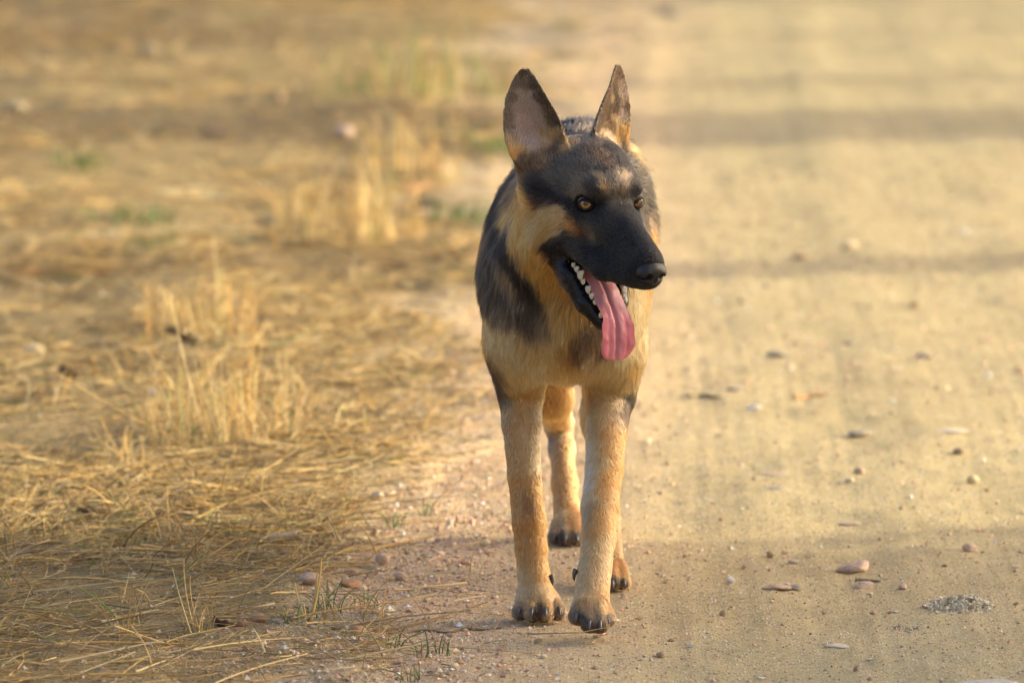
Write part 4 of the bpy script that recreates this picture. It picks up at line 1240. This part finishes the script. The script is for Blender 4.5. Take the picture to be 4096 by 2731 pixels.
SM = dict(pink=stone_mat('pink_stone', (.56, .41, .31)), pale=stone_mat('pale_stone', (.62, .54, .42)), orange=stone_mat('orange_stone', (.50, .29, .16)),
          brown=stone_mat('brown_stone', (.40, .29, .19)), grey=stone_mat('grey_stone', (.42, .36, .28)), white=stone_mat('white_stone', (.80, .76, .70), .08), cream=stone_mat('cream_stone', (.66, .54, .34)))
def stone(px, py, w, h, d, mat, label, seed, sink=.35, rough=.25, angular=.7, rz=0, tilt=0, name='stone', cat='stone', group=None):
    """w,h,d full width, height and depth in millimetres"""
    b = gsurf(px, py); bz = b.z
    o = link(name, rock_mesh(name, seed, 3, rough, 1, angular), SM[mat])
    o.scale = (w * .0005, d * .0005, h * .0005); o.rotation_euler = (0, tilt, rz)
    o.location = (b.x, b.y, bz + h * .0005 * (1 - sink))
    return tag(o, label, cat, group)
stone(3880, 2205, 26, 22, 24, 'pink', 'rounded pink stone half buried in the sandy road at right', 3, .5)
stone(1530, 2262, 28, 24, 24, 'pink', 'rounded salmon stone at the straw edge left of the front legs', 5, .2)
stone(1238, 2330, 40, 24, 30, 'pink', 'pale pink angular stone lying in the straw at front', 6, .3)
stone(1030, 2490, 30, 18, 26, 'orange', 'orange stone beside a brown leaf in the front straw', 7, .3)
stone(1600, 2320, 24, 18, 22, 'pink', 'small pink stone just below the salmon stone', 8, .3)
stone(1400, 2350, 36, 18, 30, 'orange', 'orange-pink stone between the front green sprouts and straw', 9, .3)
stone(1425, 2545, 22, 20, 20, 'orange', 'small orange stone touching the long twig', 10, .2)
stone(1500, 2145, 14, 20, 14, 'brown', 'brown upright clod at the straw edge', 11, .2)
stone(1510, 2000, 22, 18, 20, 'pale', 'pale rounded stone at the straw edge behind the clod', 12, .3, .15, 0)
stone(1860, 2258, 24, 8, 18, 'orange', 'flat rust-coloured stone left of the front leg', 13, .3)
stone(1800, 2110, 12, 16, 12, 'pale', 'small cream pebble standing left of the front leg', 14, .2, .15, 0, name='pebble', cat='pebble')
stone(1940, 2185, 18, 14, 14, 'cream', 'cream pebble close beside the left front leg', 15, .2, .2, 0, name='pebble', cat='pebble')
stone(1402, 2048, 18, 24, 16, 'orange', 'upright orange stone in the straw edge', 16, .2)
stone(1182, 1940, 9, 9, 9, 'white', 'tiny round white pebble lying on the straw', 17, .1, .05, 0, name='pebble', cat='pebble')
stone(3955, 1512, 10, 10, 10, 'white', 'bright white pebble on the sunlit road at far right', 18, .1, .1, 0, name='pebble', cat='pebble')
stone(3395, 1000, 46, 26, 40, 'cream', 'pale yellow stone on the sunlit road above the shadow band', 19, .3)
stone(3440, 1745, 46, 15, 60, 'grey', 'grey crusted lump at the edge of the shade on the road', 20, .4)
stone(3800, 1725, 70, 9, 60, 'pale', 'flat pale crust on the road far right', 21, .8, .3)
stone(3100, 1958, 46, 10, 40, 'grey', 'flat grey stone with a long shadow in the lit patch', 22, .75)
stone(3100, 1895, 60, 6, 50, 'pink', 'flat reddish stone flake set in the road behind the flat grey stone', 23, .8)
stone(3892, 1935, 20, 17, 16, 'cream', 'cream pebble casting a long shadow at right', 24, .2, .2, 0, name='pebble', cat='pebble')
stone(3400, 1928, 18, 10, 14, 'pale', 'small pale stone in the lit patch beside two others', 25, .3)
stone(3440, 1895, 22, 14, 16, 'pink', 'small reddish stone right of the flat flake', 26, .3)
stone(3835, 1815, 28, 14, 30, 'brown', 'dark stone on the road near the right edge', 27, .3)
stone(3078, 2228, 14, 15, 12, 'brown', 'dark brown crumb left of the pink slab', 28, .2)
stone(3175, 2252, 22, 9, 16, 'pale', 'small whitish stone just left of the pink slab', 29, .3)
stone(2922, 2330, 16, 12, 12, 'white', 'whitish chip on the road right of the front paw', 30, .3)
stone(3110, 2352, 56, 14, 40, 'pink', 'low cluster-like pink stone in front of the slab', 31, .75, .5)
stone(3185, 2358, 26, 11, 20, 'grey', 'grey chip against the low pink stone', 32, .3)
stone(3455, 2350, 36, 16, 22, 'pink', 'knobbly pink stone below the slab', 33, .6, .5)
stone(3612, 2355, 15, 11, 12, 'pink', 'small pink pebble right of the knobbly stone', 34, .3, name='pebble', cat='pebble')
stone(3395, 2095, 46, 7, 30, 'pink', 'flat reddish flake on the shaded road', 35, .8)
stone(2890, 2462, 12, 12, 10, 'brown', 'brown pebble on the road right of the lifted paw', 36, .45, name='pebble', cat='pebble')
stone(2153, 2575, 14, 13, 12, 'brown', 'single reddish-brown pebble below the paws', 37, .45, name='pebble', cat='pebble')
stone(2645, 2625, 16, 9, 14, 'brown', 'dark red pebble at the bottom right of the paws', 38, .3, name='pebble', cat='pebble')
stone(3425, 2680, 11, 11, 10, 'brown', 'dark pebble near the bottom edge, left of the big rock', 39, .45, name='pebble', cat='pebble')
stone(3350, 2585, 46, 7, 36, 'pale', 'pale flat stone near the bottom edge', 40, .8)
stone(3950, 2800, 140, 40, 110, 'pale', 'big pale rock cut off by the bottom right corner', 41, .45, .2)
stone(1375, 560, 58, 44, 50, 'pink', 'blurred pale pink stone behind the pale grass tuft', 42, .2, .15, 0)
stone(130, 1425, 50, 30, 44, 'cream', 'blurred pale yellow angular stone in the verge at left edge', 43, .3)
stone(600, 1600, 40, 26, 34, 'grey', 'blurred bluish grey stone beside the tall grass tuft', 44, .3)
stone(60, 450, 70, 34, 60, 'cream', 'blurred pale stone far up the verge at left edge', 45, .3)
stone(600, 220, 60, 34, 50, 'cream', 'blurred pale stone near the top of the verge', 46, .3)
stone(1115, 415, 40, 40, 40, 'brown', 'dark blurred clod far up the verge', 47, .2)
stone(860, 535, 60, 24, 50, 'brown', 'dark blurred clod in the middle of the far verge', 48, .3)
stone(3660, 1230, 24, 14, 18, 'brown', 'small brown stone on the lit road above centre right', 49, .3)
stone(3700, 1432, 36, 14, 30, 'grey', 'grey stone with a shadow tail on the lit road', 50, .3)
stone(3110, 1425, 50, 15, 40, 'grey', 'low grey lump on the lit road beside the dog\'s chest', 51, .4)
stone(3200, 1035, 46, 15, 40, 'brown', 'dark stone lying along the narrow shadow band', 52, .3)
stone(3390, 1380, 22, 11, 18, 'grey', 'little grey stone in the middle of the lit road', 53, .3)
stone(2940, 1560, 36, 10, 30, 'grey', 'low stone with dark tail above the thin stick', 54, .4)
stone(3020, 1640, 34, 14, 26, 'white', 'whitish stone on the lit road below the thin stick', 55, .4)
stone(3425, 2280, 62, 19, 56, 'pink', 'flat broken pink stone slab lying tilted on the sandy road', 90, .35, .3, .95, .25, -.16)
# grey crumbly clump: many chips, one thing
def clump(px, py, w, d, h, n, seed, cols, chip):
    r = np.random.default_rng(seed); V, F3, C = [], [], []
    oct_v = np.array([(1, 0, 0), (-1, 0, 0), (0, 1, 0), (0, -1, 0), (0, 0, 1), (0, 0, -1)], float)
    oct_f = np.array([(0, 2, 4), (2, 1, 4), (1, 3, 4), (3, 0, 4), (2, 0, 5), (1, 2, 5), (3, 1, 5), (0, 3, 5)])
    for i in range(n):
        a, q = r.uniform(0, 6.28), r.random() ** .6
        x, y = math.cos(a) * q * w * .5, math.sin(a) * q * d * .5
        x += .18 * w * (1 - q)
        z = h * (1 - q) * r.uniform(.1, 1)
        R = Matrix.Rotation(r.uniform(0, 6.28), 3, Vector(r.normal(size=3)).normalized())
        s = chip * r.uniform(.5, 1.5) * np.array([1.4, .9, .5])
        v = (oct_v * s * (1 + .3 * r.normal(size=(6, 1)))) @ np.array(R).T + (x, y, z)
        F3.append(oct_f + len(V) * 6); V.append(v); C.append(np.repeat([np.array(cols[r.integers(0, len(cols))]) * r.uniform(.6, 1.2)], 6, 0))
    return mesh_np('c', np.concatenate(V), np.concatenate(F3), smooth=False, col=np.concatenate(C))
chip_mat = attr_mat('crumbly_chips', .9, .15)
def put(o, px, py, dz=0.0):
    b = gsurf(px, py); o.location = (b.x, b.y, b.z + dz); return o
o = put(link('dried_clump', clump(0, 0, .11, .19, .019, 520, 5, [(.72, .66, .50), (.66, .59, .44), (.76, .70, .55), (.56, .48, .35)], .0034), chip_mat), 3840, 2425)
tag(o, 'crumbly grey dried clump of plant matter on the road at lower right', 'dried clump')
o = put(link('dried_clump', clump(0, 0, .075, .06, .004, 60, 6, [(.58, .52, .40), (.48, .42, .32)], .0025), chip_mat), 3620, 2515)
tag(o, 'scatter of flat grey crumbs in front of the big crumbly clump', 'dried clump')
# brown dung ball
o = put(link('dung_ball', rock_mesh('dung_ball', 77, 4, .45, .8, 0), simple_mat('dung', (.10, .062, .034), .95, .1, noise=.5, nscale=3, bump=1.0)), 372, 2090, .014)
o.scale = (.025, .024, .022); tag(o, 'dark brown fibrous dung ball lying in the dry straw', 'dung')
# hollow reed tube
def reed():
    V, Q = [], []; n, ns = 14, 18; L = .082; r = .0085
    for side in (0, 1):
        for i in range(n + 1):
            t = i / n
            for j in range(ns):
                f = 2 * math.pi * j / ns
                rr = (r * (1 + .05 * math.sin(7 * t + f)) * (.55 + .45 * min(1, t * 2.2))) - (.0014 if side else 0)
                V.append(((t - .5) * L + (.005 * math.sin(2 * f) if i == n else 0) - (.004 * (1 - side) if i == n else 0) * 0, rr * math.cos(f) * 1.05, rr * math.sin(f) * .9))
    m = (n + 1) * ns
    for i in range(n):
        for j in range(ns):
            a, b = i * ns + j, i * ns + (j + 1) % ns
            Q.append((a, b, b + ns, a + ns)); Q.append((m + a, m + a + ns, m + b + ns, m + b))
    for j in range(ns):
        a, b = n * ns + j, n * ns + (j + 1) % ns
        Q.append((a, b, m + b, m + a)); Q.append((j, m + j, m + (j + 1) % ns, (j + 1) % ns))
    return mesh_np('hollow_reed', V, Q)
o = put(link('hollow_reed', reed(), simple_mat('reed', (.52, .42, .29), .7, .3, noise=.2, nscale=60, bump=.3)), 1100, 2180, .012)
o.rotation_euler = (0, -.10, .10); tag(o, 'pale hollow reed stem with an open end lying in the straw', 'reed')
# twigs and bits of bark
def twig(pts, r, col, label, name='twig', cat='twig', sides=7):
    P = []
    for px, py in pts:
        g = gsurf(px, py); P.append((g.x, g.y, g.z + r * .7))
    P = np.array(P); t = np.linspace(0, 1, len(P)); tt = np.linspace(0, 1, len(P) * 4)
    path = np.stack([np.interp(tt, t, P[:, k]) for k in range(3)], 1)
    path[1:-1] = .25 * path[:-2] + .5 * path[1:-1] + .25 * path[2:]
    rad = r * np.interp(tt, [0, .8, 1], [1, .8, .45]) * (1 + .2 * np.sin(tt * 40))
    v, q, c = tubes(path[None], rad[None], [col], sides)
    c0 = path.mean(0)
    o = link(name, mesh_np(name, v - c0, q, col=c * (1 + .25 * vnoise(v * 300, 3))[:, None]), straw_mat); o.location = c0
    return tag(o, label, cat)
twig([(1330, 2518), (1420, 2528), (1500, 2532), (1600, 2536), (1680, 2522), (1760, 2530), (1800, 2533), (1860, 2516), (1930, 2522), (2005, 2514)], .0024, (.22, .145, .075), 'long thin crooked brown twig lying on the gravel left of the paws')
twig([(1500, 2520), (1590, 2512)], .0014, (.24, .16, .09), 'short side twig beside the long crooked twig')
twig([(2755, 1588), (2800, 1586), (2840, 1590), (2880, 1594)], .004, (.16, .13, .05), 'thin olive-brown stick on the lit road beside the dog')
twig([(3180, 1596), (3230, 1590), (3270, 1586), (3310, 1582)], .004, (.42, .23, .10), 'orange-brown bark strip on the lit road', 'bark_strip', 'bark')
twig([(1910, 1756), (1945, 1755), (1985, 1758)], .0032, (.05, .045, .04), 'short dark stick on the gravel left of the front leg')
twig([(70, 1110), (170, 1105), (300, 1108), (440, 1100)], .011, (.50, .25, .08), 'blurred orange-brown piece of bark lying in the left verge', 'bark_piece', 'bark', 9)
twig([(1600, 770), (1660, 765), (1720, 745)], .006, (.48, .26, .14), 'blurred reddish stick beside the pale grass tuft')
twig([(3420, 2322), (3480, 2326), (3520, 2328)], .003, (.30, .22, .12), 'thin brown stick in front of the pink slab')
# dead leaves: small curled sheets
def leaf(px, py, L, W, col, label, rz, seed, dz=.004):
    r = np.random.default_rng(seed); V, Q = [], []; n, m = 10, 7
    for i in range(n):
        t = i / (n - 1)
        for j in range(m):
            u = -1 + 2 * j / (m - 1)
            w = W * .5 * math.sin(math.pi * min(1, t * .96 + .04)) ** .7
            V.append(((t - .5) * L, u * w, .25 * W * u * u + .15 * L * math.sin(t * 3 + seed) + .002 * r.normal()))
    for i in range(n - 1):
        for j in range(m - 1):
            a = i * m + j; Q.append((a, a + m, a + m + 1, a + 1))
    me = mesh_np('dead_leaf', V, Q, col=np.tile(col, (len(V), 1)) * (1 + .3 * r.normal(size=(len(V), 1)) * .3))
    o = put(link('dead_leaf', me, straw_mat), px, py, dz); o.rotation_euler = (r.normal() * .3, r.normal() * .3, rz)
    md = o.modifiers.new('thick', 'SOLIDIFY'); md.thickness = .0008
    return tag(o, label, 'leaf')
leaf(280, 1530, .06, .04, (.20, .12, .075), 'dark brown crumpled leaf in the left verge', .4, 1, .004)
leaf(740, 1385, .075, .05, (.20, .14, .08), 'dark crumpled leaf under the blurred golden tuft', .1, 2, .014)
leaf(915, 2505, .05, .03, (.16, .07, .04), 'reddish brown leaf beside the orange stone in front', .2, 3)
leaf(190, 2145, .04, .025, (.15, .08, .05), 'brown leaf in the straw below the dung ball', -.3, 4)
leaf(470, 2225, .03, .024, (.30, .20, .09), 'small tan leaf curl in the straw in front', .9, 5)
leaf(1700, 860, .07, .05, (.12, .09, .05), 'dark blurred leaf on the far verge near the road edge', .5, 6, .012)

# gravel: loose grains nobody could count
def grains(n, y0, y1, dens, smin_, smax_, seed):
    r = np.random.default_rng(seed)
    P = []
    tot = 0
    while tot < n:
        m = n * 2
        y = y0 + (y1 - y0) * r.random(m) ** 1.1; half = (12 + y) * .0655 * 1.08
        x = r.uniform(-1, 1, m) * half
        k = r.random(m) < dens(x, y); P.append(np.stack([x[k], y[k]], 1)); tot += k.sum()
    P = np.concatenate(P)[:n]
    z = ground_z(P[:, 0], P[:, 1])
    s = np.clip(smin_ * np.exp(r.exponential(.42, n)), smin_, smax_)
    oct_v = np.array([(1, 0, 0), (0, 1, 0), (-1, 0, 0), (0, -1, 0), (0, 0, 1), (0, 0, -1)], float)
    oct_f = np.array([(0, 1, 4), (1, 2, 4), (2, 3, 4), (3, 0, 4), (1, 0, 5), (2, 1, 5), (3, 2, 5), (0, 3, 5)])
    a = r.uniform(0, 6.28, n); ca, sa = np.cos(a), np.sin(a)
    base = oct_v[None] * (1 + .3 * r.normal(size=(n, 6, 1))).clip(.5, 1.6) + .15 * r.normal(size=(n, 6, 3))
    base = base * s[:, None, None] * np.array([1, .9, .75])
    V = np.stack([base[..., 0] * ca[:, None] - base[..., 1] * sa[:, None] + P[:, :1], base[..., 0] * sa[:, None] + base[..., 1] * ca[:, None] + P[:, 1:], base[..., 2] + (z + s * .35)[:, None]], -1)
    GC = np.array([(.55, .36, .28), (.50, .30, .22), (.62, .50, .34), (.66, .60, .50), (.40, .27, .17), (.36, .26, .18), (.56, .42, .27), (.48, .36, .28)])
    c = GC[r.integers(0, len(GC), n)] * 1.22 * np.exp(r.normal(0, .2, (n, 1)))
    return V.reshape(-1, 3), (oct_f[None] + (np.arange(n) * 6)[:, None, None]).reshape(-1, 3), np.repeat(np.clip(c, .03, .85), 6, 0)
def near_edge(x, y):
    d = x - edge_x(y)
    return np.clip(np.exp(-((d - .12) / .22) ** 2) + .06, 0, 1)
parts = [grains(34000, -.8, 3.2, near_edge, .0010, .0055, 1), grains(26000, -.8, 4.0, lambda x, y: (x > edge_x(y)) * .8, .0006, .0024, 2), grains(9000, 3.0, 9, lambda x, y: (x > edge_x(y)) * .5 + .5 * near_edge(x, y), .0014, .0062, 3)]
V_, Q_, C_ = [], [], []; off = 0
for v, q, c in parts:
    V_.append(v); Q_.append(q + off); C_.append(c); off += len(v)
gravel_mat = attr_mat('gravel_grains', .85, .25)
g = link('gravel', mesh_np('gravel', np.concatenate(V_), np.concatenate(Q_), smooth=False, col=np.concatenate(C_)), gravel_mat)
tag(g, 'loose pinkish grit and gravel grains spread over the dirt road', 'gravel', kind='stuff')
# the largest loose pebbles, each one a thing
peb = [rock_mesh('pebble', 200 + i, 2, .25, .8, .7 if i % 2 else 0) for i in range(8)]
pm = [SM[k] for k in ('pink', 'pale', 'orange', 'grey', 'pink', 'cream', 'brown', 'pink')]
for me, m in zip(peb, pm): me.materials.append(m)
r = np.random.default_rng(31); cnt = 0
while cnt < 90:
    y = r.uniform(-.6, 2.6); half = (12 + y) * .0655
    x = r.uniform(-1, 1) * half; d = x - float(edge_x(y))
    left = r.random() < .68
    if left and not (-.12 < d < .42): continue
    if not left and d < .5: continue
    if abs(x - .1) < .16 and -.35 < y < 1.05: continue
    o = link('pebble', peb[cnt % 8]); s = (r.uniform(.0035, .0075) if left else r.uniform(.0022, .0042))
    o.location = (x, y, float(ground_z(np.array([x]), np.array([y]))[0]) + s * .4); o.scale = (s * r.uniform(.8, 1.3), s, s * .85); o.rotation_euler = (0, 0, r.uniform(0, 6.28))
    if left: tag(o, 'tiny pebble in the gravel strip between straw and road', 'pebble', 'pebbles in the gravel strip along the verge')
    else: tag(o, 'tiny pebble scattered on the bare sandy road right of the dog', 'pebble', 'pebbles scattered on the bare road')
    cnt += 1
# ------------------------------------------------------------------ trees beside the road, right of the picture: they cast its shade
bark_mat = simple_mat('bark', (.16, .11, .075), .9, .2, noise=.35, nscale=14, bump=.8)
leafm, nt, b_ = mat_new('tree_leaves')
b_.inputs['Base Color'].default_value = (.07, .10, .03, 1); b_.inputs['Roughness'].default_value = .6
def limb(path, r0, r1, sides=9):
    path = np.array(path, float)
    v, q, _ = tubes(path[None], np.linspace(r0, r1, len(path))[None], [(0, 0, 0)], sides)
    return v, q
def tree(base, h, r0, crowns, nleaf, leafsize, label, seed):
    r = np.random.default_rng(seed)
    root = bpy.data.objects.new('tree', None); COL.objects.link(root); root.location = base
    tag(root, label, 'tree', None)
    z = np.linspace(-.2, 1, 9) * h
    path = np.stack([.05 * h * .1 * np.sin(z * .9 + seed), .05 * h * .1 * np.cos(z * .7 + seed), z], 1)
    v, q = limb(path, r0, r0 * .45); link('trunk', mesh_np('trunk', v, q), bark_mat, root)
    Vs, Qs, off = [], [], 0
    for (cx, cy, cz, rx, ry, rz) in crowns:
        v, q = limb([path[-2], path[-1] * .5 + np.array([cx, cy, cz]) * .5 + (0, 0, .1), (cx, cy, cz)], r0 * .4, r0 * .12, 6)
        link('limb', mesh_np('limb', v, q), bark_mat, root)
        n = int(nleaf)
        d = r.normal(size=(n, 3)); d /= np.linalg.norm(d, axis=1, keepdims=True)
        rad = r.random(n) ** .45
        p = d * rad[:, None] * (rx, ry, rz)
        p += .18 * np.stack([vnoise(p * 2.1, 5), vnoise(p * 2.1, 6), vnoise(p * 2.1, 7)], 1) * (rx, ry, rz) + (cx, cy, cz)
        a = r.normal(size=(n, 3)); a /= np.linalg.norm(a, axis=1, keepdims=True); b = np.cross(a, r.normal(size=(n, 3))); b /= np.linalg.norm(b, axis=1, keepdims=True)
        s = leafsize * r.uniform(.6, 1.3, (n, 1))
        V = np.stack([p - a * s, p + b * s * .5, p + a * s, p - b * s * .5], 1).reshape(-1, 3)
        Vs.append(V); Qs.append(np.arange(n * 4).reshape(-1, 4) + off); off += n * 4
    link('crown', mesh_np('crown', np.concatenate(Vs), np.concatenate(Qs), smooth=False), leafm, root)
    return root
TA = math.tan(SUN_AZ)
def upsun(y, x0, X):
    """where along the row a thing at X must stand for its shadow to cross the road point (x0, y)"""
    return y + (X - x0) * TA
# broad low tree whose crown shades the foreground
SHADE = tree((7.4, .35, -.1), 1.6, .14, [(0, -1.6, 2.5, 1.1, 1.9, 1.6), (.1, .1, 2.6, 1.1, 1.7, 1.7), (0, -3.6, 2.6, 1.2, 1.7, 1.7), (-.1, 1.0, 2.3, .9, 1.0, 1.2)], 3200, .108, 'low spreading tree beyond the right edge shading the foreground road', 1)
tree((9.0, upsun(5.5, .7, 9.0), -.1), 7.0, .27, [(0, 0, 7.4, 1.6, 1.6, 1.2), (.4, .6, 6.6, 1.0, 1.0, .8)], 900, .09, 'slender tree beyond the right edge casting the narrow shadow band', 2)
tree((9.5, upsun(9.35, .9, 9.5), -.1), 7.5, .74, [(0, 0, 8.0, 2.2, 2.2, 1.6), (.5, -.8, 7.0, 1.2, 1.2, .9)], 1100, .10, 'thick-trunked tree beyond the right edge casting the broad shadow band', 3)
tree((10.0, upsun(10.9, .9, 10.0), -.1), 7.0, .13, [(0, 0, 7.4, 1.5, 1.5, 1.1)], 700, .10, 'thin tree beyond the right edge next to the thick-trunked one', 4)
tree((10.5, upsun(16.2, .9, 10.5), -.1), 5.5, .4, [(0, .2, 3.2, 1.6, 1.9, 1.9), (-.3, 1.6, 3.4, 1.5, 1.6, 1.6)], 2600, .11, 'big leafy tree beyond the right edge shading the far road', 5)
tree((10.8, upsun(12.6, -1.3, 10.8), -.1), 5.2, .10, [(0, 0, 4.75, 1.4, 1.7, 1.15), (.2, 1.4, 4.9, 1.2, 1.3, 1.0)], 2200, .11, 'slim leafy tree beyond the right edge shading the far left verge', 6)
